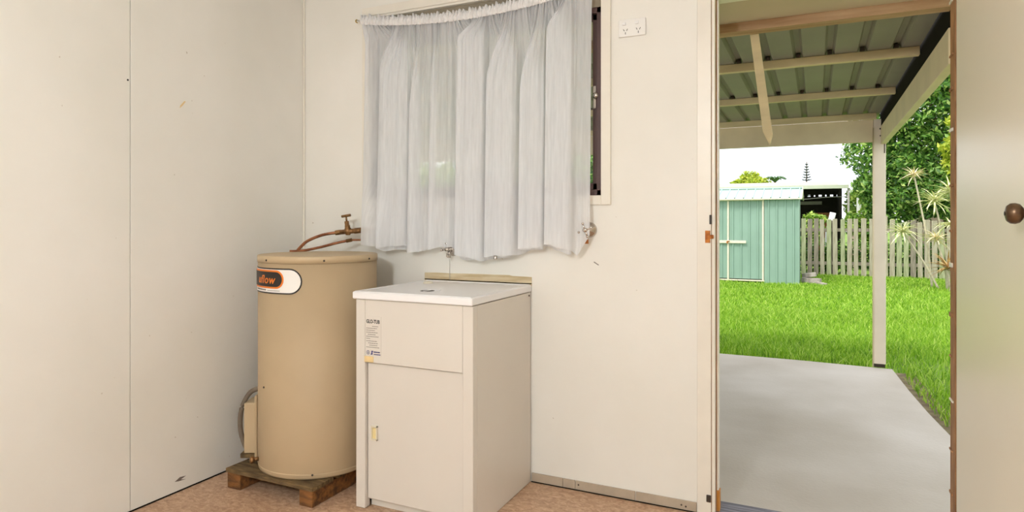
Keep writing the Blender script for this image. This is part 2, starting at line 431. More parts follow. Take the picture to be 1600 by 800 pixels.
# skirting: grey strip in pieces
bb = sroot('baseboard_back', (-1.18, D, 0))
for a, b in ((-1.183, -1.03), (-1.028, -.972), (-.970, -.70), (-.697, -.4435)):
    obj('skirting_piece', MB().box(a, b, D - .007, D, .002, .042, .0015), M['skirting'], bb)
for x, z in ((-.955, .026), (-.505, .022), (-.487, .018)):
    obj('nail_mark', MB().cyl((x, D - .007, z), (x, D - .0082, z), .0038, .0038, 8), M['dark_metal'], bb, 'small dark nail mark')
obj('floor_joint', MB().box(-1.183, -.4435, D - .010, D - .0071, 0, .004), M['dark_timber'], bb, 'dark gap along the floor')
struct('floor_joint_left', MB().box(XL, XL + .0035, YB, 2.3, 0, .006, .001), M['dark_timber'], label='thin dark joint between left wall and floor')  # dark strip drawn for the wall-floor gap; this wall has no baseboard

# window surround, head board, frame
def moulding(x0, x1, z0, z1):
    return MB().box(x0, x1, D - .012, D, z0, z1, .003)
t2 = sroot('trim_2', (-1.476, D, WZ0), 'cream timber surround of the window')
obj('side_trim', moulding(WX1, -.807, 1.27, 2.31), M['trim'], t2)
obj('side_trim', moulding(-2.147, WX0, 1.27, 2.31), M['trim'], t2)
obj('sill_trim', moulding(WX0, WX1, 1.27, WZ0), M['trim'], t2)
obj('head_trim', moulding(WX0, WX1, WZ1, 2.31), M['trim'], t2)
obj('head_strip', MB().box(-2.147, -.807, D - .018, D - .012, 2.262, 2.272, .002), M['trim'], t2)
w1 = sroot('window_1', (-1.476, D + .04, WZ0), 'brown aluminium window behind the sheer curtain')
obj('head_board', MB().box(WX0, WX1, D + .012, DO + .01, 2.145, WZ1), M['head_board'], w1, 'taupe board above the sash')
ft = .026
obj('window_frame', MB().box(WX0, WX0 + ft, D + .012, DO - .004, WZ0, 2.145, .002).box(WX1 - ft, WX1, D + .012, DO - .004, WZ0, 2.145, .002)
    .box(WX0, WX1, D + .012, DO - .004, WZ0, WZ0 + ft, .002).box(WX0, WX1, D + .012, DO - .004, 2.119, 2.145, .002), M['brown_alu'], w1)
xm = (WX0 + WX1) / 2
for i, (a, b, y) in enumerate(((WX0 + ft, xm + .02, D + .05), (xm - .02, WX1 - ft, D + .03))):
    sash = obj('sash', MB().box(a, a + .024, y, y + .018, WZ0 + ft, 2.119, .002).box(b - .024, b, y, y + .018, WZ0 + ft, 2.119, .002)
               .box(a, b, y, y + .018, WZ0 + ft, WZ0 + ft + .03, .002).box(a, b, y, y + .018, 2.092, 2.119, .002), M['brown_alu'], w1)
    obj('pane', MB().box(a + .02, b - .02, y + .007, y + .011, WZ0 + ft + .025, 2.097), M['glass'], sash)
    if i == 1:
        obj('sash_lock', MB().lathe([(0, 0), (.015, 0), (.016, .012), (.012, .026), (.006, .03), (0, .03)], (b - .004, y, 1.755), (0, -1, 0)).box(b - .02, b - .008, y - .005, y, 1.70, 1.80, .001), M['chrome'], sash, 'chrome key lock on the right stile')

# door frame
t3 = sroot('trim_3', (DX0, D, 0), 'cream door frame left of the open doorway')
obj('architrave', MB().box(-.441, -.386, D - .009, D, .0, 2.25, .002), M['trim'], t3)
obj('jamb', MB().box(-.384, DX0, D - .004, DO + .01, .0, DZ1, .0015), M['trim'], t3)
obj('jamb_gap', MB().box(-.3868, -.3842, D - .0035, D + .02, 0, DZ1), M['raw_brown'], t3, 'dark brown open joint along the architrave')
obj('stop_gap', MB().box(DX0, DX0 + .003, D + .024, D + .036, .0, DZ1), M['raw_brown'], t3)
obj('door_stop', MB().box(DX0, DX0 + .010, D + .036, D + .066, .09, DZ1, .002), M['trim'], t3)
obj('stop_foot', MB().box(DX0, DX0 + .014, D + .034, D + .07, .004, .09, .002), M['varnish'], t3, 'bare orange timber foot of the door stop')
obj('strike_plate', MB().box(-.409, -.389, D - .012, D - .009, 1.110, 1.160, .001).box(-.392, -.376, D - .013, D - .008, 1.127, 1.143, .002), M['rust'], t3, 'rusty orange strike plate')
obj('keeper', MB().box(-.392, -.383, D - .016, D - .006, 1.186, 1.224, .002), M['dark_metal'], t3, 'dark brown latch keeper')
obj('floor_bolt_keeper', MB().box(-.404, -.386, D - .016, D - .009, .055, .085, .003), M['dark_metal'], t3, 'small rusty keeper near the floor')
t4 = sroot('trim_4', (DX1, D, 0), 'bare brown timber door jamb behind the open leaf')
mb = MB().box(DX1 + .001, DX1 + .03, D - .002, DO + .006, 0, DZ1)
obj('jamb', mb, M['raw_brown'], t4)
for k in range(13):
    z = .08 + k * .158 + random.uniform(-.03, .03)
    obj('packing_chip', MB().box(DX1 - .0035, DX1 + .002, D + .02 + random.uniform(0, .03), DO + .004, z, z + random.uniform(.006, .016), .001), M['trim' if k % 3 == 0 else 'raw_brown'], t4)
struct('trim_5', MB().box(DX0 - .01, DX1 + .03, D - .004, DO + .006, DZ1 - .018, DZ1 + .012), M['trim'], label='head of the door frame')

# the open door leaf
d1 = sroot('door_1', (.446, 2.70, 0), 'cream flush door standing open at the right')
LX0, LX1, LY0, LY1 = .446, .482, 1.790, 2.712
obj('leaf', MB().box(LX0, LX1, LY0, LY1, .012, 2.10, .002), M['door_paint'], d1)
kn = obj('door_knob', MB().lathe([(0, .0), (.028, 0), (.029, .004), (.012, .006), (.010, .012), (.016, .015), (.022, .020), (.0245, .028), (.0235, .037), (.018, .044), (.009, .047), (0, .0475)],
                                 (LX0, 1.850, 1.217), (-1, 0, 0), 32), M['knob'], d1, 'tarnished brown metal knob')
obj('keyhole', MB().cyl((LX0 - .0473, 1.850, 1.217), (LX0 - .0485, 1.850, 1.217), .005), M['dark_metal'], kn)
# weathered threshold
t6 = sroot('trim_6', (0, D + .1, 0), 'weathered grey timber doorstep')
for a, b, z in ((D - .002, D + .062, -.006), (D + .066, D + .135, -.012), (D + .139, D + .20, -.018)):
    obj('plank', MB().box(DX0 - .004, DX1, a, b, -.06, z, .003), M['sill'], t6)

# globe light added out of frame, standing in for bounced fill light
cl = thing('added_fill_globe', 'white globe on a cord, added out of frame to light the room', 'lamp', (FILL_POS[0], FILL_POS[1], ZC))
obj('ceiling_rose', MB().lathe([(0, 0), (.05, 0), (.045, -.02), (.02, -.03), (0, -.03)], (FILL_POS[0], FILL_POS[1], ZC), 'Z', 24), M['white_plastic'], cl)
obj('cord', MB().cyl((FILL_POS[0], FILL_POS[1], FILL_POS[2] + .15), (FILL_POS[0], FILL_POS[1], ZC - .02), .004, .004, 8), M['white_plastic'], cl)
obj('globe_holder', MB().cyl((FILL_POS[0], FILL_POS[1], FILL_POS[2] + .125), (FILL_POS[0], FILL_POS[1], FILL_POS[2] + .19), .03, .022, 16), M['white_plastic'], cl)
obj('globe', MB().lathe([(0, -.13)] + [(.13 * math.cos(t), .13 * math.sin(t)) for t in [(-80 + 10 * i) * PI / 180 for i in range(17)]] + [(0, .13)], FILL_POS, 'Z', 28), M['fill_white'], cl)

# ================================================================== POWER POINT
gx, gz = -.713, 2.028
gp = thing('power_point', 'white double power point high on the wall between window and door', 'socket', (gx, D, gz))
obj('cover_plate', MB().box(gx - .0595, gx + .0595, D - .010, D, gz - .037, gz + .037, .004), M['white_plastic'], gp)
for sx in (-.028, .028):
    obj('switch', MB().box(gx + sx - .014, gx + sx + .002, D - .015, D - .009, gz + .012, gz + .024, .002), M['lid_white'], gp)
    mb = MB()
    for dx, dz, an in ((-.007, -.008, -.5), (.007, -.008, .5), (0, -.022, 0)):
        mb.box(gx + sx + dx - .0012, gx + sx + dx + .0012, D - .0108, D - .0098, gz + dz - .0048, gz + dz + .0048, rot=Matrix.Rotation(an, 4, 'Y'))
    obj('socket_slots', mb, M['black_print'], gp, 'three dark pin slots')

# ================================================================== PALLET
px0, px1, py0, py1 = -2.395, -1.90, 2.068, 2.60
pal = thing('pallet', 'small weathered timber pallet under the beige water heater', 'pallet', (px0, py0, 0))
for x0, x1 in ((px0, px0 + .080), (px1 - .072, px1)):
    obj('bearer', MB().box(x0, x1, py0 + .004, py1, 0, .072, .004), M['pallet'], pal)
obj('deck_board', MB().prism([(px0 - .004, py0), (px1 + .004, py0 - .002), (px1 + .012, py0 + .02), (px1 + .006, py0 + .13), (px0 - .002, py0 + .13)], .072, .089), M['pallet_board'], pal)
for y in (.155, .27, .395):
    obj('deck_board', MB().box(px0 - .002, px1 + random.uniform(.0, .014), py0 + y, py0 + y + .105, .072, .0885, .002), M['pallet_board'], pal)

# ================================================================== WATER HEATER
TX, TY, TR, TZ0, TZ1 = -2.105, 2.340, .266, .0895, 1.046
wh = thing('water_heater', 'tall beige cylindrical water heater standing on the timber pallet', 'water heater', (TX, TY, TZ0))
obj('shell', MB().lathe([(0, 0), (TR - .012, 0), (TR - .002, .004), (TR, .012), (TR, .926), (0, .926)], (TX, TY, TZ0), 'Z', 96), M['tank'], wh)
obj('lid', MB().lathe([(TR + .0005, -.030), (TR + .003, -.030), (TR + .003, -.003), (TR, 0), (TR - .02, .001), (0, .003)], (TX, TY, TZ1), 'Z', 96), M['tank_lid'], wh)
def cylpt(ang, r, z): return (TX + r * math.cos(ang), TY + r * math.sin(ang), z)
AC = math.atan2(-TY, -TX)      # the side of the tank that faces the doorway corner of the room
for da, z in ((-.95, 1.028), (.08, 1.028), (.95, 1.028), (-.10, .112), (.80, .26), (-1.05, .47)):
    p = cylpt(AC + da, TR + .0022 if z > 1 else TR, z); q = cylpt(AC + da, TR + .006 if z > 1 else TR + .003, z)
    obj('screw', MB().cyl(p, q, .005, .004, 10), M['dark_metal'], wh)
obj('bottom_seam', MB().lathe([(TR + .0002, .0), (TR + .0018, .003), (TR + .0002, .006)], (TX, TY, TZ0 + .020), 'Z', 96), M['tank_lid'], wh)

# curved pill badge. u runs to the right along the shell
def wrap(poly_or_me, u0, z0, r):
    pass
A_END = -1.0
def uv_to_shell(u, z, r):            # u: metres along the shell, growing to the right seen from the front
    a = ABADGE + u / TR
    return (TX + r * math.cos(a), TY + r * math.sin(a), z)
ABADGE = AC - 1.385                   # badge centre, round the left side
def shell_shape(name, outer, r, m, parent, inner=None, label=None):
    bm = bmesh.new()
    # fill the outline as a fine strip in u so that it follows the curve
    us = [p[0] for p in outer]; u0, u1 = min(us), max(us); n = 64
    def span(outline, u):
        zs = []
        for (a, za), (b, zb) in zip(outline, outline[1:] + outline[:1]):
            if (a - u) * (b - u) <= 0 and a != b: zs.append(za + (zb - za) * (u - a) / (b - a))
        return (min(zs), max(zs)) if zs else None
    prev = None
    for i in range(n + 1):
        f = i / n; u = u0 + (u1 - u0) * (.5 - .5 * math.cos(PI * f)); u = min(max(u, u0 + 1e-5), u1 - 1e-5)
        sp = span(outer, u)
        cur = [bm.verts.new(uv_to_shell(u, sp[0], r)), bm.verts.new(uv_to_shell(u, sp[1], r))]
        if prev: bm.faces.new((prev[0], cur[0], cur[1], prev[1]))
        prev = cur
    mb = MB(); mb.bm.free(); mb.bm = bm
    o = obj(name, mb, m, parent, label)
    sm = o.modifiers.new('thickness', 'SOLIDIFY'); sm.thickness = .0006; sm.offset = 0
    return o
BZ = .940; BH = .0555; BW = .30
badge = shell_shape('badge', cap_points(0, BZ, BW, BH), TR + .0012, M['black_print'], wh, label='white pill badge with black rim and orange letters')
shell_shape('badge_face', cap_points(0, BZ, BW - .006, BH - .006), TR + .0024, M['sticker'], badge)
OW = .218
shell_shape('badge_orange', cap_points(0, BZ + .007, OW, .040), TR + .0036, M['orange_print'], badge)
shell_shape('badge_black', cap_points(0, BZ + .007, OW - .008, .032), TR + .0048, M['black_print'], badge)
def wrap_text(body, size, u_right, z, r, m, parent, shear=0, bold=0):
    me = text_mesh(body, size, shear, bold, space=1.12)
    xs = [v.co.x for v in me.vertices]; xm_ = max(xs); base = wloc(parent)
    for v in me.vertices:
        x, y, zz = v.co; p = uv_to_shell(u_right - xm_ + x, z + y, r + zz); v.co = Vector(p) - base
    me.materials.append(m)
    o = bpy.data.objects.new('lettering', me); COL.objects.link(o); o.parent = parent; return o
wrap_text('uflow', .050, OW - .040, BZ - .011, TR + .0060, M['orange_print'], badge, .22, .0007)
for a, b, h in ((.02, .115, .006), (.125, .20, .0025)):
    k = 8; step = (b - a) / k
    for i in range(k):
        pts = [(a + i * step, BZ - .043), (a + i * step + step * .7, BZ - .043), (a + i * step + step * .7, BZ - .043 + h), (a + i * step, BZ - .043 + h)]
        shell_shape('small_print', pts, TR + .0036, M['grey_print'], badge)

# element cover, conduit, drain valve on the left flank
ab = math.atan2(-.46, -.88)
er = Vector((math.cos(ab), math.sin(ab), 0)); et = Vector((-math.sin(ab), math.cos(ab), 0))
cb = Vector((TX, TY, 0)) + er * (TR + .028) ; rz = Matrix.Rotation(ab, 4, 'Z')
obj('element_cover', MB().box(cb.x - .032, cb.x + .032, cb.y - .055, cb.y + .055, .135, .365, .005, rot=rz), M['tank_lid'], wh, 'narrow pale terminal cover')
obj('cover_rim', MB().box(cb.x - .006 + -.024 * er.x, cb.x + .006 - .024 * er.x, cb.y - .062 - .024 * er.y, cb.y + .062 - .024 * er.y, .11, .40, .004, rot=rz), M['tank'], wh)
def lp(rad, tan, z): v = Vector((TX, TY, 0)) + er * rad + et * tan; return (v.x, v.y, z)
obj('conduit', MB().tube([lp(TR - .01, -.01, .42), lp(TR + .05, -.005, .40), lp(TR + .085, .01, .33), lp(TR + .09, .015, .24), lp(TR + .07, .02, .17), lp(TR + .045, .02, .13)], .011, 12, 8), M['conduit'], wh, 'grey-brown flexible conduit looped beside the cover')
obj('conduit_bracket', MB().box(cb.x - .055, cb.x + .045, cb.y - .045, cb.y + .05, .108, .130, .004, rot=rz), M['pallet_board'], wh, 'dark bracket under the cover')
dv = cylpt(AC - 1.34, TR, .135)
dn = Vector((math.cos(AC - 1.34), math.sin(AC - 1.34), 0))
obj('drain_valve', MB().cyl(Vector(dv) - dn * .004, Vector(dv) + dn * .022, .009).lathe([(0, 0), (.014, 0), (.016, .005), (.016, .012), (.012, .016), (0, .016)], Vector(dv) + dn * .02, dn, 12), M['brass'], wh, 'small brown drain valve')

# pipework between wall and tank
pp = thing('cold_water_pipe', 'brown copper pipe with brass stop valve and tee handle above the water heater', 'pipe', (-2.16, 2.60, 1.05))
obj('pipe', MB().tube([(-2.318, 2.42, 1.047), (-2.316, 2.44, 1.066), (-2.305, 2.48, 1.098), (-2.275, 2.54, 1.125), (-2.235, 2.585, 1.137), (-2.190, 2.605, 1.141)], .0075, 12), M['copper'], pp)
def dirbox(mb, p0, p1, r, n=6): return mb.cyl(p0, p1, r, r, n, False)
obj('valve_body', dirbox(MB(), (-2.222, 2.593, 1.139), (-2.196, 2.600, 1.142), .0135).cyl((-2.200, 2.600, 1.1415), (-2.115, 2.616, 1.149), .0125).lathe([(.010, -.02), (.019, -.008), (.020, .004), (.016, .016), (.010, .02)], (-2.155, 2.608, 1.147), 'Z', 16)
    .cyl((-2.155, 2.608, 1.145), (-2.158, 2.606, 1.178), .015, .013), M['brass'], pp)
obj('valve_spindle', dirbox(MB(), (-2.158, 2.606, 1.172), (-2.161, 2.605, 1.198), .012).cyl((-2.161, 2.605, 1.196), (-2.164, 2.604, 1.226), .0045), M['brass'], pp)
obj('tee_handle', MB().cyl((-2.188, 2.600, 1.222), (-2.140, 2.609, 1.229), .0068, .0068, 12), M['brass'], pp, 'brown tee bar')
obj('wall_union', dirbox(MB(), (-2.118, 2.614, 1.149), (-2.085, 2.62, 1.152), .015).tube([(-2.09, 2.62, 1.152), (-2.06, 2.63, 1.153), (-2.045, 2.66, 1.153), (-2.045, 2.722, 1.153)], .0125).lathe([(0, 0), (.028, 0), (.024, .007), (0, .008)], (-2.045, D, 1.153), (0, -1, 0)), M['brass'], pp)
hp = thing('hot_water_pipe', 'thin brown copper pipe running below the stop valve to the tank top', 'pipe', (-2.2, 2.6, 1.05))
obj('pipe', MB().tube([(-2.34, 2.395, 1.050), (-2.30, 2.44, 1.052), (-2.25, 2.50, 1.066), (-2.19, 2.565, 1.088), (-2.145, 2.60, 1.100)], .0065, 12), M['copper'], hp)
obj('reducer', dirbox(MB(), (-2.155, 2.594, 1.097), (-2.132, 2.612, 1.103), .010), M['brass'], hp)
obj('tail', MB().tube([(-2.135, 2.61, 1.102), (-2.09, 2.64, 1.103), (-2.06, 2.68, 1.102), (-2.055, 2.722, 1.102)], .0055, 10), M['copper'], hp)

# ================================================================== LAUNDRY TUB
bx0, bx1, by0, by1 = -1.745, -1.186, 2.163, 2.712
ZT = .905
lt = thing('laundry_tub', 'white metal laundry tub cabinet with closed lid against the back wall', 'laundry tub', ((bx0 + bx1) / 2, (by0 + by1) / 2, 0))
th = .006
obj('side_panel', MB().box(bx1 - th, bx1, by0 + .0352, by1, .002, .872, .002), M['white_enamel'], lt)
obj('side_panel', MB().box(bx0, bx0 + th, by0 + .0352, by1, .002, .872, .002), M['white_enamel'], lt)
obj('back_panel', MB().box(bx0 + th, bx1 - th, by1 - th, by1, .03, .872), M['white_enamel'], lt)
lg = .046
obj('front_leg', MB().box(bx0, bx0 + lg, by0, by0 + .035, .002, .872, .003), M['white_enamel'], lt)
obj('front_leg', MB().box(bx1 - lg, bx1, by0, by0 + .035, .002, .872, .003), M['white_enamel'], lt)
zf = .612
obj('front_panel', MB().box(bx0 + lg + .0006, bx1 - lg - .0006, by0 + .0005, by0 + .014, zf, .872, .002), M['white_enamel'], lt)
obj('basin', MB().box(bx0 + .03, bx1 - .03, by0 + .05, by1 - .03, .63, .868, .03), M['lid_white'], lt)
door = obj('cupboard_door', MB().box(bx0 + lg + .003, bx1 - lg - .003, by0 + .016, by0 + .030, .040, zf - .004, .003), M['white_enamel'], lt)
obj('kickboard', MB().box(bx0 + lg, bx1 - lg, by0 + .045, by0 + .052, .002, .038), M['white_enamel'], lt)
hx, hz = bx0 + lg + .040, .318
hd = obj('door_pull', MB().box(hx - .015, hx + .015, by0 + .006, by0 + .0165, hz - .030, hz - .024, .001).box(hx - .015, hx + .015, by0 + .006, by0 + .0165, hz + .024, hz + .030, .001)
    .box(hx - .015, hx - .011, by0 + .006, by0 + .0165, hz - .03, hz + .03, .001).box(hx + .011, hx + .015, by0 + .006, by0 + .0165, hz - .03, hz + .03, .001), M['handle_cream'], door, 'cream plastic finger pull with recess shading painted yellow')
obj('pull_cup', MB().box(hx - .011, hx + .011, by0 + .0145, by0 + .0158, hz - .024, hz + .024), M['pull_shade'], hd)
# lid
ly0, ly1, lx0, lx1 = by0 - .013, by1 + .006, bx0 - .010, bx1 + .003
lid = obj('lid', MB().box(lx0, lx1, ly0, ly1, .874, ZT, .006, seg=3), M['lid_white'], lt, 'white moulded lid')
mb = MB()
for a in range(3):                       # raised border of the lid
    pass
obj('lid_border', MB().box(lx0 + .008, lx1 - .008, ly0 + .008, ly0 + .022, ZT - .001, ZT + .0022, .001).box(lx0 + .008, lx1 - .008, ly1 - .022, ly1 - .006, ZT - .001, ZT + .003, .001)
    .box(lx0 + .008, lx0 + .022, ly0 + .01, ly1 - .01, ZT - .001, ZT + .0022, .001).box(lx1 - .022, lx1 - .008, ly0 + .01, ly1 - .01, ZT - .001, ZT + .0022, .001), M['lid_white'], lid)
# finger hole: flat dark oval painted as its shade, bar across; small cap behind
fx, fy = -1.480, 2.300
mb = MB()
mb.prism([(fx + .030 * math.cos(t), fy + .031 * math.sin(t)) for t in [i * 2 * PI / 20 for i in range(20)]], ZT, ZT + .0006)
obj('finger_hole_shade', mb, M['dark_metal'], lid, 'dark oval painted as the shade in the finger hole')
obj('hole_bar', MB().box(fx - .003, fx + .003, fy - .030, fy + .030, ZT + .0006, ZT + .002), M['lid_white'], lid)
obj('hole_lip', MB().box(fx - .040, fx + .040, fy + .036, fy + .046, ZT, ZT + .003, .0014), M['lid_white'], lid)
obj('outlet_cap', MB().lathe([(0, .010), (.016, .010), (.022, .007), (.024, 0), (0, 0)], (-1.655, 2.578, ZT), 'Z', 20), M['handle_cream'], lid, 'low cream cap near the back edge')
obj('side_screw', MB().cyl((bx1, by1 - .02, .858), (bx1 + .003, by1 - .02, .858), .004), M['dark_metal'], lt)

# printed label on the front panel
sx0, sz0 = bx0 + lg + .004, .640
lab = obj('label_sticker', MB().box(sx0, sx0 + .080, by0 - .0005, by0 + .0006, sz0, sz0 + .165), M['white_enamel'], lt, 'printed paper label')
def flat_text(body, size, x, z, y, m, parent, bold=0, shear=0, width=None):
    me = text_mesh(body, size, shear, bold, .0002); base = wloc(parent)
    w = max(v.co.x for v in me.vertices); k = (width / w) if width else 1
    for v in me.vertices:
        X, Y, Z = v.co; v.co = Vector((x + X * k, y - Z, z + Y)) - base
    me.materials.append(m); o = bpy.data.objects.new('lettering', me); COL.objects.link(o); o.parent = parent; return o
flat_text('GLO-TUB', .021, sx0 + .004, sz0 + .136, by0 - .0008, M['black_print'], lab, .0006, width=.068)
rows = [(.052, .028), (.126, 0), ]
zz = sz0 + .122
for k, (ln, ind) in enumerate(((.030, .034), (.055, .004), (.044, .004), (.058, .004), (.040, .012), (.062, .004), (.020, .004), (.055, .004), (.048, .014), (.040, .020), (.066, .004))):
    me = MB()
    x = sx0 + ind; end = x + ln
    while x < end:
        wd = random.uniform(.004, .010); me.box(x, min(x + wd, end), by0 - .0009, by0 - .0004, zz, zz + .0024); x += wd + .0016
    obj('small_print', me, M['grey_print'], lab); zz -= .0085 if k != 6 else .0105
ring = MB().lathe([(.0085, 0), (.0085, .0005), (.0068, .0005), (.0068, 0)], (sx0 + .013, by0 - .0004, sz0 + .014), (0, -1, 0), 20)
ring.box(sx0 + .0095, sx0 + .0165, by0 - .0009, by0 - .0004, sz0 + .012, sz0 + .0145, rot=Matrix.Rotation(.6, 4, 'Y')).box(sx0 + .0118, sx0 + .0142, by0 - .0009, by0 - .0004, sz0 + .009, sz0 + .019)
obj('round_emblem', ring, M['blue_print'], lab)
obj('square_emblem', MB().box(sx0 + .030, sx0 + .036, by0 - .0009, by0 - .0004, sz0 + .006, sz0 + .022).box(sx0 + .036, sx0 + .039, by0 - .0009, by0 - .0004, sz0 + .018, sz0 + .022).box(sx0 + .026, sx0 + .031, by0 - .0009, by0 - .0004, sz0 + .006, sz0 + .010), M['blue_print'], lab)
mb = MB(); x = sx0 + .042
for wd in (.006, .005, .006, .004, .006, .005):
    mb.box(x, x + wd - .001, by0 - .0009, by0 - .0004, sz0 + .015, sz0 + .020); x += wd
obj('emblem_print', mb.box(sx0 + .042, sx0 + .076, by0 - .0009, by0 - .0004, sz0 + .006, sz0 + .0095), M['blue_print'], lab)
obj('tape_patch', MB().box(bx0 + lg - .002, bx0 + lg + .044, by0 - .0009, by0 + .0006, zf + .001, zf + .026), M['yellow_tape'], lt, 'yellowed strip of tape')

# raw splash batten behind the tub
sb = thing('splash_batten', 'peeling raw timber batten on the wall behind the laundry tub', 'batten', (-1.475, D, .905))
obj('board', MB().prism([(-1.766, .898), (-1.624, .898), (-1.624, .943), (-1.7, .944), (-1.766, .942)], D - .0025, D, 'XZ'), M['raw_splash'], sb)
obj('board', MB().prism([(-1.620, .898), (-1.184, .898), (-1.184, .941), (-1.28, .942), (-1.30, .946), (-1.5, .945), (-1.620, .943)], D - .0025, D, 'XZ'), M['raw_splash'], sb)
obj('lid_line', MB().box(-1.766, -1.184, D - .0035, D - .0026, .908, .912), M['dark_timber'], sb, 'dark line where the lid meets the wall')  # thin near-black line on the batten just above the lid

# ================================================================== TAPS
def wall_tap(x, z, label, rot):
    t = thing('wall_tap', label, 'tap', (x, D, z), 'laundry taps on the back wall')
    obj('flange', MB().lathe([(0, .026), (.012, .026), (.016, .018), (.028, .010), (.034, .003), (.034, 0), (0, 0)], (x, D, z), (0, -1, 0), 28), M['chrome'], t)
    obj('body', MB().cyl((x, D - .022, z), (x, D - .060, z - .002), .011, .010).cyl((x, D - .045, z), (x, D - .045, z - .040), .010, .009), M['chrome'], t)
    mb = MB().cyl((x, D - .056, z), (x, D - .072, z), .013, .009)
    for k in range(4):
        a = rot + k * PI / 2
        e = (x + .030 * math.cos(a), D - .064, z + .030 * math.sin(a))
        mb.cyl((x, D - .064, z), e, .0045, .0045, 10).lathe([(0, -.007), (.005, -.005), (.0072, 0), (.005, .005), (0, .007)], e, (math.cos(a), 0, math.sin(a)), 10)
    obj('cross_handle', mb, M['chrome'], t)
    return t
ta = wall_tap(-.905, 1.160, 'chrome wall tap with cross handle right of the curtain hem', .35)
obj('hose_nut', MB().cyl((-.905, D - .045, 1.118), (-.905, D - .045, 1.100), .0095, .0095, 6, False), M['rust'], ta, 'orange-brown nut below the tap')
wall_tap(-1.600, 1.062, 'chrome wall tap peeping out under the middle of the curtain hem', .1)
sp = thing('wall_spout', 'short chrome spout outlet on the wall just under the curtain hem', 'spout', (-1.345, D, 1.05))
obj('flange', MB().lathe([(0, .012), (.012, .012), (.026, .006), (.028, 0), (0, 0)], (-1.345, D, 1.05), (0, -1, 0), 24), M['chrome'], sp)
obj('outlet', MB().tube([(-1.345, D - .008, 1.05), (-1.345, D - .04, 1.05), (-1.343, D - .056, 1.04), (-1.342, D - .06, 1.022)], .009), M['chrome'], sp)

# ================================================================== CURTAIN
RY = 2.682; RZ = 2.240
def sag(x): return -.062 * (1 - ((x + 1.497) / .6615) ** 2)
cr_ = thing('curtain_rod', 'thin white curtain wire with brass end hooks above the window', 'curtain rod', (-1.49, RY, RZ))
obj('wire', MB().tube([(-2.158 + 1.323 * i / 10, RY, RZ + sag(-2.158 + 1.323 * i / 10)) for i in range(11)], .0035, 8, 2), M['white_plastic'], cr_)
for x in (-2.158, -.835):
    obj('hook', MB().tube([(x, D, RZ + .004), (x, RY + .01, RZ + .004), (x, RY - .006, RZ + .002), (x, RY - .008, RZ - .008), (x, RY + .004, RZ - .010)], .003, 8).lathe([(0, .004), (.008, .003), (.009, 0), (0, 0)], (x, D, RZ + .004), (0, -1, 0), 12), M['bright_brass'], cr_, 'brass hook')

cu = thing('curtain', 'gathered white sheer curtain covering the window, scalloped hem over the taps', 'curtain', (-1.49, RY, 1.05))
# fabric path at the hem: (x, y toward the room negative, top x)
def cluster(x0, x1, t0, t1, ya=.032, yb=-.030):
    w = x1 - x0
    return [(x0, ya, t0), (x0 + .5 * w, ya + .004, t0 + .17 * (t1 - t0)), (x1 - .004, ya - .004, t0 + .33 * (t1 - t0)), (x1, ya * .3, t0 + .36 * (t1 - t0)), (x0 + .5 * w, .002, t0 + .5 * (t1 - t0)),
            (x0 + .004, yb * .4, t0 + .62 * (t1 - t0)), (x0, yb * .8, t0 + .66 * (t1 - t0)), (x0 + .45 * w, yb - .012, t0 + .82 * (t1 - t0)), (x1, yb, t1)]
path = [(-2.108, .0, -2.128), (-2.06, -.012, -2.085)]
path += cluster(-2.005, -1.830, -2.04, -1.845)
path += cluster(-1.822, -1.760, -1.825, -1.75, .026, -.018)
path += [(-1.742, .014, -1.73), (-1.722, -.006, -1.71)]
path += cluster(-1.705, -1.668, -1.70, -1.665, .022, -.012)
path += [(-1.64, .012, -1.645), (-1.60, -.008, -1.61), (-1.572, .020, -1.585)]
path += cluster(-1.548, -1.40, -1.57, -1.40, .030, -.034)
path += cluster(-1.392, -1.245, -1.39, -1.25, .030, -.028)
path += cluster(-1.222, -1.10, -1.225, -1.10, .030, -.026)
path += cluster(-1.092, -.966, -1.09, -.985, .030, -.034)
path += [(-.945, .012, -.955), (-.915, -.006, -.92), (-.880, .010, -.878)]
P = np.array(path); seg = np.sqrt(np.diff(P[:, 0]) ** 2 + np.diff(P[:, 1]) ** 2 + 1e-6); L = np.concatenate([[0], np.cumsum(seg)])
NS, NT = 1100, 56
s_ = np.linspace(0, L[-1], NS)
def cat(col):                       # smooth interpolation along the cloth
    y = np.interp(s_, L, P[:, col]); k = np.hanning(23); k /= k.sum()
    yp = np.pad(y, 11, mode='edge'); return np.convolve(yp, k, 'valid')
bx_, by_, tx_ = cat(0), cat(1), np.interp(s_, L, P[:, 2])
def rip(freqs, seed):
    r = np.random.default_rng(seed); o = np.zeros(NS)
    for f in freqs: o += math.sqrt(freqs[0] / f) * np.sin(2 * PI * f * s_ / L[-1] + r.uniform(0, 6.28) + 1.2 * np.sin(2 * PI * (f * .13) * s_ / L[-1] + r.uniform(0, 6.28)))
    return o
r_top = rip((70, 97, 131), 1); r_mid = rip((24, 37, 53), 2); r_low = rip((11, 17, 29), 3)
hem = 1.056 + .012 * np.sin(2 * PI * 6.5 * s_ / L[-1] + .6) + .004 * r_low
hem += np.interp(bx_, [-2.11, -2.0, -1.83, -1.72, -1.64, -1.58, -1.54, -1.36, -1.26, -1.20, -1.08, -.97, -.94, -.90, -.875], [.015, .006, .008, -.006, .012, .020, -.030, -.032, -.004, .006, .028, .012, -.010, .06, .11])
ztop = RZ - .018
T_FOLD = .08 + .30 * (.5 + .5 * np.sin(11.0 * tx_ + 2.2)) ** 1.5     # height at which each fold has opened out
V = np.zeros((NT, NS, 3))
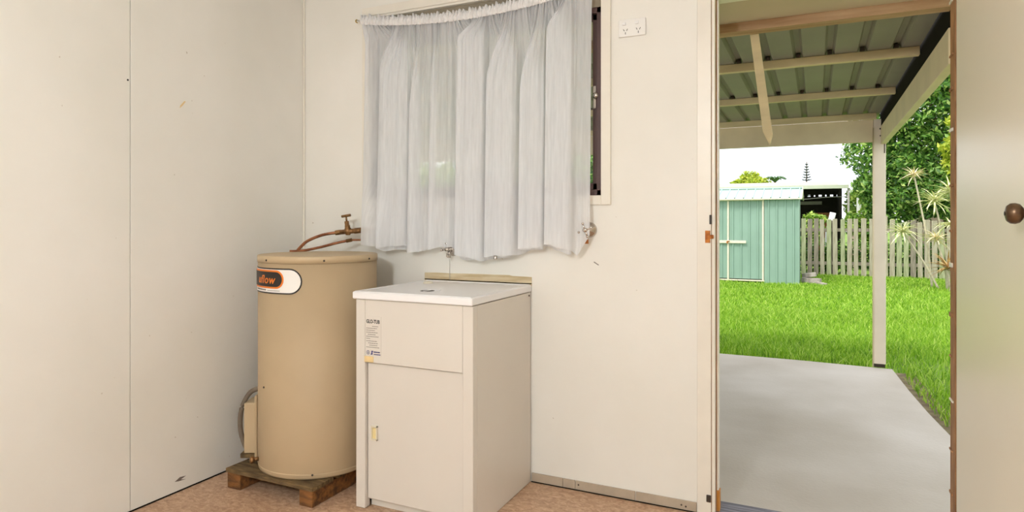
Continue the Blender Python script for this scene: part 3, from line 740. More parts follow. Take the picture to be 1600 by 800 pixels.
for j in range(NT):
    t = j / (NT - 1)
    w = np.clip(t / T_FOLD, 0, 1); w = w - .12 * np.sin(2 * PI * w) / 2
    x = tx_ * (1 - w) + bx_ * w + .0022 * (1 - w) * np.roll(r_top, 5)
    y = RY + by_ * w * (0.75 + .25 * t) - .030 * t + (.0042 * r_top * (1 - t) ** 3) + .0036 * r_mid * (1 - .5 * t) * min(1, .25 + 2 * t) + .0022 * r_low * t
    lo_ = np.clip((t - .72) / .2, 0, 1); k_ = lo_ * np.clip((-1.90 - x) / .12, 0, 1); y = y - .082 * k_; x = x + .058 * k_
    V[j, :, 0] = x; V[j, :, 1] = np.minimum(y, D - .026); V[j, :, 2] = ztop + sag(tx_) * (1 - t) + (hem - ztop) * t
idx = np.arange(NT * NS).reshape(NT, NS)
F = np.stack([idx[:-1, :-1], idx[:-1, 1:], idx[1:, 1:], idx[1:, :-1]], -1).reshape(-1, 4)
base = np.array(wloc(cu))
me = np_mesh('panel', V.reshape(-1, 3) - base, F, M['sheer'])
for p in me.polygons: p.use_smooth = True
obj('sheer_panel', me, None, cu)
# gathered heading: rod pocket with frilled edge, front and back
rows_ = [(-.020, .006), (-.012, .010), (.0, .0115), (.010, .008), (.014, .005), (.026, .008)]
VH = []; nh = 900
sx_ = np.linspace(0, 1, nh); hx_ = -2.130 + 1.262 * sx_
r = np.random.default_rng(5)
gat = sum(a * np.sin(2 * PI * f * sx_ + r.uniform(0, 6.28)) for f, a in ((83, 1), (131, .8), (57, .7), (29, .4)))
edge = sum(a * np.sin(2 * PI * f * sx_ + r.uniform(0, 6.28)) for f, a in ((71, 1), (43, .8), (19, .6)))
for side in (-1, 1):
    for dz, dy in (rows_ if side < 0 else rows_[::-1]):
        k = 1.0 if dz > .012 else .45
        VH.append(np.stack([hx_ + .0012 * gat, RY + side * dy + .0030 * k * gat * side, RZ + sag(hx_) + dz + (.0058 * edge if dz > .02 else .001 * edge)], -1))
VH = np.array(VH); nr = VH.shape[0]
idx = np.arange(nr * nh).reshape(nr, nh)
F = np.stack([idx[:-1, :-1], idx[:-1, 1:], idx[1:, 1:], idx[1:, :-1]], -1).reshape(-1, 4)
me = np_mesh('heading', VH.reshape(-1, 3) - base, F, M['heading'])
for p in me.polygons: p.use_smooth = True
obj('frilled_heading', me, None, cu, 'white gathered heading with frilled top edge')

# ================================================================== OUTDOORS: patio and lawn
def gz_(x, y): return -.13 - .07 * np.clip((y - 6) / 9, 0, 1)
pe = [(-7.0, DO + .002), (.83, DO + .002), (.715, 4.478), (.665, 4.986), (.623, 5.584), (.585, 6.32), (-.131, 6.372), (-.853, 6.372), (-7.0, 6.42)]
struct('patio', MB().prism(pe, -.16, -.06), M['concrete'], label='grey concrete patio slab outside the doorway')
nx, ny = 80, 80
gx_ = np.linspace(-30, 22, nx); gy_ = np.concatenate([np.linspace(2.8, 20, 60), np.linspace(21, 90, 20)])
GX, GY = np.meshgrid(gx_, gy_); GZ = gz_(GX, GY) - .005
idx = np.arange(nx * ny).reshape(ny, nx)
F = np.stack([idx[:-1, :-1], idx[:-1, 1:], idx[1:, 1:], idx[1:, :-1]], -1).reshape(-1, 4)
lw = obj('lawn', np_mesh('lawn', np.stack([GX, GY, GZ], -1).reshape(-1, 3), F, M['soil'])); lw['kind'] = 'structure'
lw = None
mb = MB().prism([(-7, 6.40), (.60, 6.34), (.64, 5.6), (.74, 4.4), (.90, 2.9), (1.06, 2.9), (.88, 4.5), (.80, 5.6), (.76, 6.46), (-.2, 6.53), (-1.4, 6.55), (-7, 6.60)], -.155, -.118)
struct('soil_strip', mb, M['bare_soil'], label='strip of bare soil round the edge of the patio slab')

def blades(n, x0f, x1f, y0, y1, hmin, hmax, wd, power=1.0):
    u = RNG.random(n); y = y0 + (y1 - y0) * u ** power
    x = x0f(y) + (x1f(y) - x0f(y)) * RNG.random(n)
    return x, y, hmin + (hmax - hmin) * RNG.random(n), wd * (.7 + .6 * RNG.random(n))
def grass_mesh(sets):
    Vs = []; 
    for x, y, h, w in sets:
        keep = ~((y < 6.50) & (x < np.interp(y, [2.8, 4.478, 5.584, 6.5], [.90, .78, .70, .66]))) & (y > 2.85)
        keep &= ~((x < -.30) & (x > -3.4) & (y > 15.3) & (y < 17.2))
        edge_ = (y < 6.72) | (x < np.interp(y, [2.8, 4.478, 6.5], [1.02, .92, .80])) & (y < 6.6)
        keep &= ~(edge_ & (RNG.random(len(x)) < .55))
        patch = np.sin(x * 2.1 + 1.3 * np.sin(y * 1.7)) * np.sin(y * 1.9 + 1.1 * np.sin(x * 1.3))
        keep &= ~((y < 8) & (patch > .55) & (RNG.random(len(x)) < .6))
        keep &= ~((y < 7) & (x > .6) & (x < 1.25 + .2 * patch) & (patch > -.3) & (RNG.random(len(x)) < .62))
        h = h * (1 + .35 * patch)
        x, y, h, w = x[keep], y[keep], h[keep], w[keep]; n = len(x)
        a = RNG.random(n) * 6.28; ln = h * (.15 + .75 * RNG.random(n)); b = RNG.random(n) * 6.28
        z = gz_(x, y)
        dx, dy = np.cos(a) * w / 2, np.sin(a) * w / 2
        p0 = np.stack([x - dx, y - dy, z], -1); p1 = np.stack([x + dx, y + dy, z], -1)
        m_ = np.stack([x + np.cos(b) * ln * .3, y + np.sin(b) * ln * .3, z + h * .6], -1)
        p2 = m_ + np.stack([dx, dy, 0 * x], -1) * .8; p3 = m_ - np.stack([dx, dy, 0 * x], -1) * .8
        p4 = np.stack([x + np.cos(b) * ln, y + np.sin(b) * ln, z + h], -1)
        Vs.append(np.stack([p0, p1, p2, p3, p4], 1).reshape(-1, 3))
    Vv = np.concatenate(Vs); n = len(Vv) // 5; o = np.arange(n)[:, None] * 5
    me = bpy.data.meshes.new('grass')
    quads = o + np.array([[0, 1, 2, 3]]); tris = o + np.array([[3, 2, 4]])
    loops = np.concatenate([quads.ravel(), tris.ravel()]).astype(np.int32)
    starts = np.concatenate([np.arange(n) * 4, n * 4 + np.arange(n) * 3]).astype(np.int32)
    me.vertices.add(len(Vv)); me.vertices.foreach_set('co', Vv.astype(np.float32).ravel())
    me.loops.add(len(loops)); me.loops.foreach_set('vertex_index', loops)
    me.polygons.add(2 * n); me.polygons.foreach_set('loop_start', starts)
    me.update(calc_edges=True); me.materials.append(M['grass']); return me
L0 = lambda y: -.17 * y - .9; R0 = lambda y: .21 * y + .8
sets = [blades(60000, L0, R0, 6.4, 10.5, .04, .11, .008), blades(75000, L0, R0, 10, 18.2, .03, .09, .014),
        blades(36000, lambda y: .62 + 0 * y, lambda y: .25 * y + 1.0, 2.9, 6.6, .04, .12, .007),
        blades(16000, lambda y: -14 + 0 * y, lambda y: -.17 * y - .9, 6.5, 18, .05, .12, .02)]
g = obj('lawn_grass', grass_mesh(sets), None); g['kind'] = 'stuff'; g['label'] = 'bright green uneven lawn grass beyond the patio'; g['category'] = 'grass'

# ------------------------------------------------------------------ patio roof
ZR = 2.128; RX0, RX1 = -6.5, .50
pr = sroot('patio_roof', (0, 4.8, 2.1), 'flat steel sheet patio roof on timber purlins')
# eave soffit of the house
struct('eave_soffit', MB().box(-6.5, 1.5, DO, 3.15, 2.120, 2.135), M['soffit'], label='beige soffit board under the eave')
def sheet_profile(x0, x1, pitch=.1605, w=.026, h=.026):
    pts = [(x0, 0)]; x = .39 - pitch * 60
    while x < x1:
        if x > x0 + .03 and x < x1 - .03: pts += [(x - w, 0), (x - w + .012, h), (x + w - .012, h), (x + w, 0)]
        x += pitch
    return pts + [(x1, 0)]
sheet_w = .1605 * 5; xe = RX1
while xe > RX0:
    xs = max(RX0, xe - sheet_w); pr_pts = sheet_profile(xs, xe)
    mb = MB()
    A = [mb.bm.verts.new((x, 3.17, ZR + z)) for x, z in pr_pts]; B = [mb.bm.verts.new((x, 6.62, ZR + z)) for x, z in pr_pts]
    A2 = [mb.bm.verts.new((x, 3.17, ZR + z + .002)) for x, z in pr_pts]; B2 = [mb.bm.verts.new((x, 6.62, ZR + z + .002)) for x, z in pr_pts]
    for i in range(len(A) - 1):
        mb.bm.faces.new((A[i], A[i + 1], B[i + 1], B[i])); mb.bm.faces.new((A2[i], B2[i], B2[i + 1], A2[i + 1]))
    obj('roof_sheet', mb, M['zinc'], pr); xe -= sheet_w
obj('wall_plate', MB().box(-6.5, .56, 3.150, 3.228, 2.078, 2.127, .003), M['ext_timber'], pr, 'bare brown timber plate under the eave')
obj('flashing', MB().box(-6.5, .56, 3.229, 3.235, 2.082, 2.127), M['purlin'], pr)
for y in (4.005, 5.15):
    obj('purlin', MB().box(-6.5, .498, y, y + .042, 2.080, 2.127, .003), M['purlin'], pr)
    mb = MB()
    x = .39
    while x > -2.2:
        mb.box(x - .012, x + .012, y - .010, y + .05, 2.127, 2.150, .003); x -= .1605
    obj('roofing_clips', mb, M['dark_metal'], pr, 'dark clips where the ribs cross the purlin')['kind'] = 'stuff'
obj('purlin', MB().box(-6.5, .47, 6.33, 6.372, 2.076, 2.127, .003), M['purlin'], pr)
obj('front_beam', MB().box(-6.5, .447, 6.372, 6.42, 1.884, 2.076, .003), M['ext_paint'], pr, 'wide beige beam at the outer edge')
obj('barge_board', MB().box(.503, .545, 3.23, 6.44, 1.858, 2.012, .003), M['ext_paint'], pr, 'beige side board along the roof edge')
obj('edge_timber', MB().box(.505, .55, 3.20, 6.44, 2.013, 2.16), M['dark_timber'], pr, 'near-black timber along the roof edge')  # near-black board closing the gap above the barge board
obj('hanging_batten', MB().prism([(-.283, 2.082), (-.244, 2.082), (-.183, 1.60), (-.196, 1.555), (-.226, 1.62)], 3.240, 3.262, 'XZ'), M['purlin'], pr, 'pale timber batten hanging from the wall plate')
po = obj('patio_post', MB().box(.449, .541, 6.345, 6.440, -.030, 2.075, .004), M['post_paint'], pr, 'beige square post at the patio corner')
obj('post_foot', MB().box(.455, .535, 6.352, 6.432, -.06, -.030), M['dark_metal'], po)
obj('post_pipe', MB().tube([(.445, 6.335, -.058), (.445, 6.335, .5), (.445, 6.335, 1.0)], .005, 8).bm and MB().cyl((.444, 6.338, -.058), (.444, 6.338, 2.0), .005, .005, 8), M['ext_paint'], po)
obj('bolt', MB().cyl((.50, 6.345, 1.99), (.50, 6.341, 1.99), .008).cyl((.50, 6.345, 1.93), (.50, 6.341, 1.93), .006), M['dark_metal'], po)
obj('cable', MB().tube([(.531, 6.342, 2.03), (.532, 6.341, 1.9), (.531, 6.342, 1.78)], .004, 6), M['dark_metal'], po)
for x in (-3.0, -6.4):
    obj('patio_post', MB().box(x, x + .092, 6.345, 6.440, -.06, 1.884, .004), M['ext_paint'], pr)

# ------------------------------------------------------------------ garden shed
SY = 15.43; SXR = -.36; SXL = -3.30; SG = -.22
sh = thing('garden_shed', 'small green steel garden shed with pale ribbed roof on the lawn', 'shed', ((SXL + SXR) / 2, SY, SG))
def ribbed(x0, x1, y, z0, z1, pitch=.185, d=.026):
    mb = MB(); pts = [(x0, 0)]
    x = x0 + pitch * .5
    while x < x1 - .03:
        pts += [(x - .022, 0), (x - .012, -d), (x + .012, -d), (x + .022, 0)]; x += pitch
    pts.append((x1, 0))
    poly = [(a, y + b) for a, b in pts] + [(x1, y + .02), (x0, y + .02)]
    return mb.prism(poly, z0, z1)
dz0, dz1 = -.13, 1.675
obj('front_wall', ribbed(-1.045, SXR, SY, SG, 1.70, .172), M['shed'], sh)
obj('front_wall', ribbed(SXL, -2.62, SY, SG, 1.70, .172), M['shed'], sh)
for x0, x1 in ((-1.805, -1.085), (-2.58, -1.83)):
    dd = obj('shed_door', ribbed(x0, x1, SY + .016, dz0 + .02, dz1 - .02, .178, .022), M['shed'], sh)
    obj('door_edge', MB().box(x1 - .006, x1 + .030, SY - .014, SY + .012, dz0, dz1, .003), M['shed_trim'], dd, 'cream edge strip')
obj('door_head', MB().box(-2.62, -1.045, SY - .012, SY + .014, dz1 - .02, dz1 + .012, .003), M['shed_trim'], sh)
obj('door_track', MB().box(-2.62, -1.045, SY - .014, SY + .016, dz0 - .03, dz0 + .0, .003), M['shed_trim'], sh)
obj('door_bar', MB().box(-2.25, -1.43, SY - .030, SY - .015, .690, .752, .004), M['shed_trim'], sh, 'cream bar across the doors')
obj('padlock_hasp', MB().tube([(-1.85, SY - .034, .715), (-1.82, SY - .045, .738), (-1.78, SY - .034, .728)], .009, 8).box(-1.845, -1.815, SY - .05, SY - .031, .685, .72, .004), M['rust'], sh, 'rusty hasp')
obj('corner_post', MB().box(SXR - .005, SXR + .03, SY - .012, SY + .02, SG, 1.70, .003), M['shed'], sh)
for x in (SXR, SXL - .02):
    mb = MB(); n = 8
    pts = []
    for k in range(n):
        y0 = SY + .02 + k * .19
        pts += [(x + .02, y0), (x + .02, y0 + .13), (x + .005, y0 + .145), (x + .005, y0 + .175)]
    poly = pts + [(x, SY + .02 + n * .19), (x, SY + .02)]
    obj('side_wall', mb.prism(poly, SG, 1.70), M['shed'], sh)
obj('back_wall', MB().box(SXL, SXR, SY + 1.54, SY + 1.56, SG, 1.70), M['shed'], sh)
ry = SY + .78; ez, rzz = 1.70, 1.945
for s0, s1 in ((SY - .10, ry), (SY + 1.66, ry)):
    mb = MB(); pts = []
    x = SXL - .06
    while x < SXR + .07:
        pts += [(x, 0), (x + .155, 0), (x + .165, .022), (x + .18, .022), (x + .19, 0)]; x += .19
    A = [mb.bm.verts.new((min(a, SXR + .08), s0, ez + b)) for a, b in pts]; B = [mb.bm.verts.new((min(a, SXR + .08), s1, rzz + b)) for a, b in pts]
    for i in range(len(A) - 1): mb.bm.faces.new((A[i], A[i + 1], B[i + 1], B[i]))
    obj('roof_sheet', mb, M['shed_roof'], sh)
obj('fascia', MB().box(SXL - .06, SXR + .08, SY - .105, SY - .09, 1.672, 1.702, .002), M['shed_trim'], sh, 'thin pale eave strip')
obj('gable_trim', MB().prism([(SY - .11, 1.68), (ry, 1.935), (ry, 1.985), (SY - .11, 1.725)], SXR + .08, SXR + .095, 'YZ').prism([(SY + 1.67, 1.68), (ry, 1.935), (ry, 1.985), (SY + 1.67, 1.725)], SXR + .08, SXR + .095, 'YZ'), M['shed_trim'], sh, 'pale gable edge')
for x in (SXR - .01, SXL): obj('gable', MB().prism([(SY, 1.68), (ry, 1.93), (SY + 1.56, 1.68)], x, x + .02, 'YZ'), M['shed'], sh)
obj('ridge_cap', MB().box(SXL - .06, SXR + .09, ry - .05, ry + .05, rzz + .005, rzz + .03, .005), M['shed_roof'], sh)

# broken concrete by the shed
for k, (x, y, w, d, h, a, ti, lbl) in enumerate(((-.10, 15.78, .40, .30, .15, .2, .05, 'lower broken concrete slab in the grass beside the shed corner'), (-.12, 15.86, .34, .26, .085, -.25, -.12, 'topmost broken concrete slab leaning by the shed corner'), (.10, 15.50, .22, .18, .08, .7, .1, 'small round-edged concrete lump at the right of the rubble'))):
    z = SG + (.0 if k != 1 else .17)
    mb = MB(); rr = random.Random(k)
    poly = [(x + w * .5 * math.cos(t) * rr.uniform(.75, 1.1), y + d * .5 * math.sin(t) * rr.uniform(.75, 1.1)) for t in [i * 2 * PI / 9 for i in range(9)]]
    mb.prism(poly, z, z + h)
    bmesh.ops.rotate(mb.bm, verts=mb.bm.verts, cent=(x, y, z), matrix=Matrix.Rotation(ti, 3, 'Y'))
    bmesh.ops.bevel(mb.bm, geom=list(mb.bm.edges), offset=.007, segments=1, affect='EDGES')
    tag(obj('concrete_rubble', mb, M['rubble'], origin=(x, y, z)), lbl, 'rubble', 'broken concrete by the shed')

# ------------------------------------------------------------------ paling fence
FY = 18.1; FG = -.21
fe = thing('paling_fence', 'weathered grey timber paling fence across the back of the lawn', 'fence', (0, FY, FG))
def paling_mesh(m, w=.108):
    return MB().box(-w / 2, w / 2, 0, .016, 0, 1.0, .003, seg=1).mesh('paling', m)
pm_ = [paling_mesh(M['picket']), paling_mesh(M['picket_green']), paling_mesh(M['picket_dark'])]
rr = random.Random(3); x = 5.2; k = 0
while x > -15 and k < 140:
    gap = .038 if rr.random() > .12 else .06
    h = 1.44 + rr.uniform(-.025, .025)
    if 1.42 < x < 1.56: h = 1.50
    if x > 1.6: h = 1.40 + rr.uniform(-.05, .03)
    o = bpy.data.objects.new('paling', pm_[rr.choice((0, 0, 1, 1, 2))]); COL.objects.link(o); o.parent = fe
    o.location = (x, rr.uniform(-.006, .006), rr.uniform(0, .03)); o.scale = (rr.uniform(.88, 1.08), 1, h)
    o.rotation_euler = (0, rr.uniform(-.008, .008), 0)
    x -= .108 + gap; k += 1
for z in (.30, 1.14):
    obj('rail', MB().box(-15, 5.3, FY + .02, FY + .06, FG + z, FG + z + .08), M['picket_dark'], fe)
for x in (4.4, 2.35, .3, -1.8, -4.2, -6.6, -9, -11.4, -13.8):
    obj('fence_post', MB().box(x, x + .1, FY + .062, FY + .14, FG - .1, FG + 1.42, .005, seg=1), M['picket_dark'], fe)

# ------------------------------------------------------------------ neighbour's carport
NY = 22.0
nb = thing('neighbour_carport', "long low carport with cream roof behind the paling fence", 'carport', (-5, NY, -.2))
obj('roof', MB().prism([(NY, 2.25), (NY + 4.6, 2.62), (NY + 4.6, 2.66), (NY, 2.30)], -17, .62, 'YZ'), M['nb_roof'], nb)
obj('fascia', MB().box(-17, .90, NY - .06, NY, 2.185, 2.30, .005), M['nb_fascia'], nb, 'pale green gutter and fascia')
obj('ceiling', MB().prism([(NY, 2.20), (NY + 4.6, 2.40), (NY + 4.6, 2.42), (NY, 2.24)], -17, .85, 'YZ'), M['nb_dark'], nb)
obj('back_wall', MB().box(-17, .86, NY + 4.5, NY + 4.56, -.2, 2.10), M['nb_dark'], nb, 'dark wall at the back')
mb = MB(); x = -17
xs_ = [-17, -.70]
for k in range(9): xs_ += []
cuts = [(-.62 + .19 * k, .10 if k % 2 == 0 else .045) for k in range(8)]
prevx = -17
for cx_, w_ in cuts:
    mb.box(prevx, cx_ - w_ / 2, NY + 4.5, NY + 4.56, 2.10, 2.165); prevx = cx_ + w_ / 2
mb.box(prevx, .86, NY + 4.5, NY + 4.56, 2.10, 2.165).box(-17, .86, NY + 4.5, NY + 4.56, 2.165, 2.42)
obj('vent_course', mb, M['nb_dark'], nb, 'dark strip with a row of small bright openings')
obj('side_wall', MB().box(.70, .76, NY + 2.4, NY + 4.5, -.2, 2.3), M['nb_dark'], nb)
for x in (.86, -4.2, -9, -13):
    obj('post', MB().box(x, x + .06, NY - .02, NY + .04, -.2, 2.19, .004), M['nb_post'], nb)
obj('shelf_band', MB().box(-3.0, .2, NY + 4.40, NY + 4.49, 1.80, 1.92), M['nb_post'], nb, 'grey shelf along the back wall')
obj('hanging_cable', MB().tube([(-3, NY + .2, 1.92), (-.8, NY + .2, 1.86), (.3, NY + .2, 1.93), (.87, NY + .2, 1.94)], .009, 6), M['nb_post'], nb, 'pale cable strung across the opening')
obj('low_wall', MB().box(.93, 1.30, NY + .1, NY + .25, -.2, 1.36), M['brick_pink'], nb, 'low pinkish wall at the end')
obj('end_panel', MB().box(1.11, 1.27, NY + .05, NY + .09, 1.33, 2.06, .004), M['white_paint'], nb, 'white upright panel at the end')
tag(obj('wooden_crate', MB().box(-.02, .46, NY + 1.2, NY + 1.7, -.2, 1.44, .01).box(-.04, .48, NY + 1.18, NY + 1.72, 1.40, 1.46, .005), M['crate'], origin=(.2, NY + 1.4, -.2)), 'brown timber crate inside the dark carport', 'crate')
tag(obj('rolled_sheet', MB().cyl((.30, FY + 1.2, .90), (.415, FY + 1.2, 1.42), .075, .075, 14).cyl((.26, FY + 1.2, -.2), (.30, FY + 1.2, .9), .075, .075, 14), M['white_paint'], origin=(.26, FY + 1.2, -.2)), 'pale grey roll poking up behind the fence palings', 'roll')

hd_ = [(-1.2 + .55 * k, FY + .55, .25 + .1 * math.sin(k * 2.1), .45, .28, .52 + .1 * math.sin(k * 1.3)) for k in range(13)]
hedge_later = hd_
# small pale house wall beyond the fence at the right
ph = thing('pale_outbuilding', 'small pinkish pale outbuilding glimpsed behind the fence at the right', 'building', (3.3, 23.5, -.2))
obj('wall', MB().box(2.75, 5.2, 22.6, 25, -.2, 1.95), M['brick_pink'], ph)
obj('roof', MB().box(2.6, 5.4, 22.4, 25.2, 1.95, 2.05, .02), M['nb_roof'], ph)

# ------------------------------------------------------------------ trees and shrubs
def leaf_cloud(clumps, n, size, flat=.5):
    """diamond leaves scattered through ellipsoid clumps (cx, cy, cz, rx, ry, rz)"""
    C_ = np.array(clumps); vol = (C_[:, 3] * C_[:, 4] * C_[:, 5]) ** .7; pick = RNG.choice(len(C_), n, p=vol / vol.sum())
    d = RNG.normal(size=(n, 3)); d /= np.linalg.norm(d, axis=1)[:, None]
    rad = RNG.random(n) ** .30
    # clumpy surface: push in and out with a few sine lobes
    lob = 1 + .16 * np.sin(d[:, 0] * 5 + pick) * np.sin(d[:, 1] * 4 + pick * 2) + .12 * np.sin(d[:, 2] * 7 + pick * 3)
    p = C_[pick, :3] + d * (rad * lob)[:, None] * C_[pick, 3:6]
    nrm = d * .5 + RNG.normal(size=(n, 3)) * .7 + np.array([0, 0, flat]); nrm /= np.linalg.norm(nrm, axis=1)[:, None]
    a = np.cross(nrm, RNG.normal(size=(n, 3))); a /= np.linalg.norm(a, axis=1)[:, None]; b = np.cross(nrm, a)
    s = size * (.6 + .8 * RNG.random(n))[:, None]
    Vv = np.stack([p - a * s, p + b * s * .42 + nrm * s * .08, p + a * s, p - b * s * .42 + nrm * s * .08], 1).reshape(-1, 3)
    return Vv, np.arange(n * 4).reshape(n, 4)
def tree(name, label, cat, loc, clumps, n, size, m, trunk=None, group=None, flat=.5, limbs=True):
    t = thing(name, label, cat, loc, group)
    Vv, Fv = leaf_cloud(clumps, n, size, flat)
    f = obj('foliage', np_mesh('foliage', Vv - np.array(loc), Fv, m), None, t); f['kind'] = 'stuff'
    if trunk:
        r0, h = trunk; mb = MB().tube([loc, (loc[0] + .05, loc[1], loc[2] + h * .5), (loc[0] - .05, loc[1] + .1, loc[2] + h)], lambda u: r0 * (1 - .5 * u), 10)
        if limbs:
            top = (loc[0] + .02, loc[1] + .05, loc[2] + h * .7)
            for c in clumps[:6]:
                mb.tube([top, ((top[0] + c[0]) / 2, (top[1] + c[1]) / 2, (top[2] + c[2]) / 2 + .15), c[:3]], lambda u: r0 * .45 * (1 - .7 * u), 7, 4)
        obj('trunk', mb, M['bark'], t)
    return t
tree('broad_tree', 'tall dark green broad tree behind the fence right of the post', 'tree', (3.2, 20.6, -.2),
     [(1.75, 20.2, 3.9, .95, 1.0, 1.0), (1.35, 20.2, 3.1, .75, .8, .75), (2.7, 20.4, 4.6, 1.3, 1.3, 1.3), (3.6, 20.8, 5.6, 1.6, 1.6, 1.5), (2.4, 20.4, 3.0, .95, 1.0, .9), (3.2, 20.4, 3.3, 1.1, 1.0, 1.0), (4.6, 21, 4.4, 1.6, 1.5, 1.6), (2.2, 20.6, 5.6, 1.0, 1.0, .8), (1.6, 20.3, 4.75, .7, .7, .6)],
     24000, .08, M['leaf'], (.20, 3.6))
tree('bushy_shrub', 'mid green leafy shrub filling the gap below the broad tree', 'shrub', (2.3, 19.6, -.2),
     [(1.75, 19.6, 1.55, .55, .5, .7), (2.4, 19.7, 2.0, .75, .6, .75), (3.1, 19.8, 1.9, .8, .6, .7), (1.4, 19.7, 2.2, .45, .4, .5), (2.0, 19.7, 2.55, .6, .5, .5)], 10000, .075, M['leaf'], (.07, 1.4))
tree('low_hedge', 'low leafy green hedge showing through the gaps of the paling fence', 'hedge', (2.1, FY + .55, -.2), hedge_later, 9000, .06, M['leaf'], (.03, .5), limbs=False)
tree('pale_shrub', 'pale yellow-green shrub beside the end of the carport', 'shrub', (1.45, 20.8, -.2),
     [(1.40, 20.8, 1.75, .30, .4, .55), (1.62, 20.9, 1.35, .35, .4, .5), (1.2, 21.0, 2.15, .25, .3, .3), (1.05, 22.6, 1.7, .25, .3, .5), (.95, 20.4, 1.1, .3, .3, .35), (1.3, 20.4, .9, .4, .3, .4)], 5200, .07, M['leaf_pale'], (.05, 1.2))
tree('yellow_shrub', 'bright yellow-green leafy shrub at the right edge beside the door', 'shrub', (3.15, 17.2, -.2),
     [(2.95, 17.2, 2.75, .40, .4, .55), (3.2, 17.3, 2.2, .45, .4, .5), (3.1, 17.2, 3.35, .42, .4, .4)], 3800, .075, M['leaf_yellow'], (.05, 2.0))
tree('potted_bush', 'pale green bush growing up in front of the dark carport', 'shrub', (-.02, 19.0, -.2),
     [(-.10, 19.0, 1.28, .20, .2, .16), (.10, 19.0, 1.22, .2, .2, .14), (-.02, 19.0, .9, .25, .25, .4)], 900, .055, M['leaf_pale'], (.03, .9))
tree('tall_bush', 'tall dark green bush to the left of the green shed', 'shrub', (-5.2, 15.2, -.2),
     [(-4.6, 15.2, 1.3, .7, .6, .9), (-5.4, 15.2, 1.7, .8, .7, .9), (-6.2, 15.3, 1.2, .7, .6, .8), (-5.2, 15.2, .6, .8, .6, .7), (-4.8, 15.2, 2.2, .7, .6, .7), (-5.7, 15.2, 2.4, .8, .6, .6)], 8000, .09, M['leaf'], (.06, 1.2))
tree('round_tree', 'rounded yellow-green tree crown above the carport roof', 'tree', (-5.3, 60, -.2),
     [(-5.2, 60, 4.2, 1.45, 1.4, 1.25), (-6.1, 60, 4.0, .9, 1, .85), (-4.4, 60, 3.9, .8, 1, .8)], 6000, .17, M['leaf_yellow'], (.25, 3.5))
pt = thing('distant_palm', 'small dark palm tip beside the rounded yellow-green crown', 'palm', (-3.2, 60, -.2))
obj('trunk', MB().cyl((-3.2, 60, -.2), (-3.2, 60, 4.55), .12, .09, 8), M['bark'], pt)
for k in range(12):
    a = k * 2 * PI / 12; mb = MB()
    rch = .95
    mb.tube([(-3.2, 60, 4.5), (-3.2 + .5 * rch * math.cos(a), 60 + .5 * rch * math.sin(a), 4.95), (-3.2 + rch * math.cos(a), 60 + rch * math.sin(a), 4.75)], lambda u: .09 * math.sin(PI * min(.97, max(.03, u))) + .01, 5, 4)
    obj('frond', mb, M['palm'], pt)
# norfolk pine: tiers of drooping branches
npn = thing('tall_pine', 'dark conical pine standing against the pale sky', 'tree', (-.72, 60, -.2))
obj('trunk', MB().cyl((-.72, 60, -.2), (-.72, 60, 6.2), .12, .03, 8), M['bark'], npn)
for k in range(13):
    z = 3.3 + k * .22; R_ = .62 * (1 - (k / 13.5)) + .05
    n = 9; mb = MB()
    for i in range(n):
        a = i * 2 * PI / n + k * .4
        c, s2 = math.cos(a), math.sin(a)
        mb.tube([(-.72, 60, z), (-.72 + .6 * R_ * c, 60 + .6 * R_ * s2, z + .03), (-.72 + R_ * c, 60 + R_ * s2, z + .09)], lambda u: .045 * (1 - .5 * u), 5, 3)
    obj('branch_tier', mb, M['pine'], npn)
for lx, ly, rr_ in ((-21, 34, 2.6), (-26, 36, 3.0), (-16, 38, 2.4)):
    tree('backyard_tree', {-21: 'leafy garden tree far left seen through the sheer curtain', -26: 'big leafy tree furthest left beyond the fence', -16: 'leafy tree behind the carport left of the shed'}[lx], 'tree', (lx, ly, -.2), [(lx, ly, 3.2, rr_, rr_, 2.0), (lx + 1.5, ly, 2.6, 1.6, 1.6, 1.5), (lx - 1.6, ly, 2.8, 1.6, 1.6, 1.4)], 5000, .2, M['leaf_pale'], (.2, 2.6))

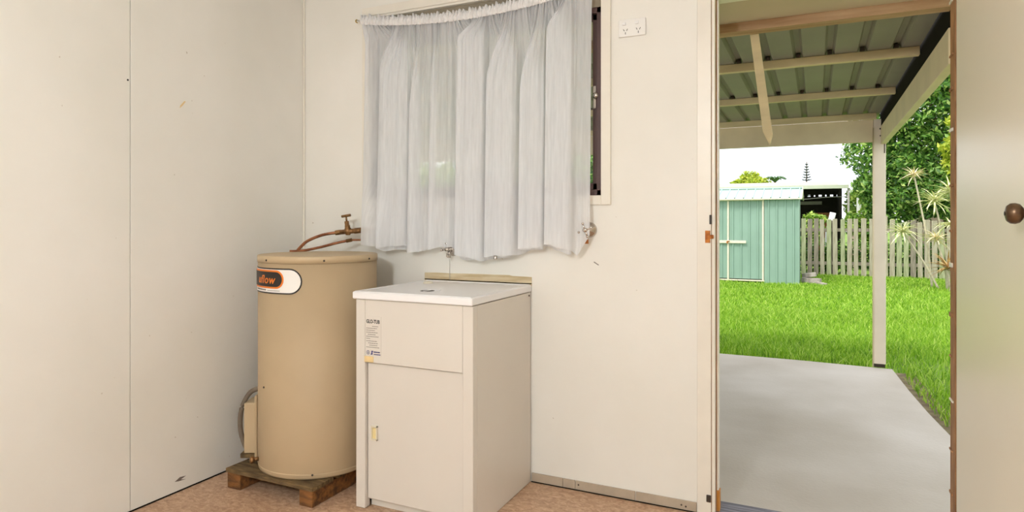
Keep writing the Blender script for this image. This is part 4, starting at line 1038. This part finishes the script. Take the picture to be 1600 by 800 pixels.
# ------------------------------------------------------------------ spiky garden plants before the fence
def blade_mesh(m, L_, w, droop):
    n = 5; V_ = []; F_ = []
    for i in range(n + 1):
        u = i / n; ww = w * (1 - u) ** .6 * (.6 + .4 * min(1, u * 4)) / 2; x = L_ * u; z = -droop * u * u * L_
        V_ += [(x, -ww, z + .15 * ww), (x, 0, z - .35 * ww), (x, ww, z + .15 * ww)]
    for i in range(n):
        a = 3 * i; F_ += [(a, a + 1, a + 4, a + 3), (a + 1, a + 2, a + 5, a + 4)]
    me = bpy.data.meshes.new('leaf_blade'); me.from_pydata(V_, [], F_); me.materials.append(m); return me
def spiky(name, label, base, head, n, L_, m, up=.5, droop=.5, w=.035, stem=.022):
    t = thing(name, label, 'plant', base, 'spiky dracaenas before the fence')
    n = int(n * 1.6)
    b = Vector(base); h = Vector(head); mid = (b + h) / 2 + Vector((.05, 0, -.03))
    obj('stem', MB().tube([b, mid, h], lambda u: stem * (1 - .3 * u), 8), M['pale_stem'], t)
    meshes = [blade_mesh(m, L_, w, droop), blade_mesh(m, L_ * .82, w, droop * .5)]
    rr = random.Random(hash(name + str(round(head[0] * 100))) % 1000 if False else int(abs(head[0]) * 977))
    for k in range(n):
        o = bpy.data.objects.new('leaf_blade', meshes[k % 2]); COL.objects.link(o); o.parent = t
        o.location = h - b + Vector((0, 0, rr.uniform(-.05, .04)))
        el = rr.uniform(-.35, 1.3) * up + (.35 if k % 3 == 0 else 0)
        o.rotation_euler = (rr.uniform(-.3, .3), -el, k * 2.399 + rr.uniform(-.2, .2))
    return t
G0 = -.19
spiky('tufted_plant', 'tall thin-stemmed pale tufted plant, highest head in front of the broad tree', (2.14, 15.5, G0), (1.82, 15.5, 2.15), 26, .30, M['blade_pale'], .7, .5, .03)
spiky('cream_dracaena', 'cream striped dracaena head beside the door edge, above the fence', (2.45, 15.6, G0), (2.19, 15.6, 1.60), 34, .44, M['blade_cream'], .8, .5, .045)
spiky('leaning_dracaena', 'pale dracaena on a long leaning stem just right of the post', (2.22, 15.3, G0 + .02), (1.60, 15.3, .98), 30, .40, M['blade_cream'], .7, .6, .04)
spiky('low_dracaena', 'pale straw-coloured dracaena head in front of the palings', (2.35, 15.2, G0), (2.16, 15.2, .84), 26, .32, M['blade_pale'], .7, .5, .035)
spiky('right_dracaena', 'striped dracaena head half hidden by the door edge', (2.62, 15.7, G0), (2.47, 15.7, 1.80), 30, .42, M['blade_cream'], .8, .5, .045)
spiky('red_dracaena', 'low reddish spiky dracaena at the foot of the fence', (2.36, 15.0, G0), (2.33, 15.0, .28), 34, .40, M['blade_red'], .9, .4, .04)
spiky('drooping_dracaena', 'pale drooping dracaena between the door edge and reddish one', (2.55, 15.35, G0), (2.44, 15.35, 1.12), 26, .36, M['blade_cream'], .5, .8, .04)
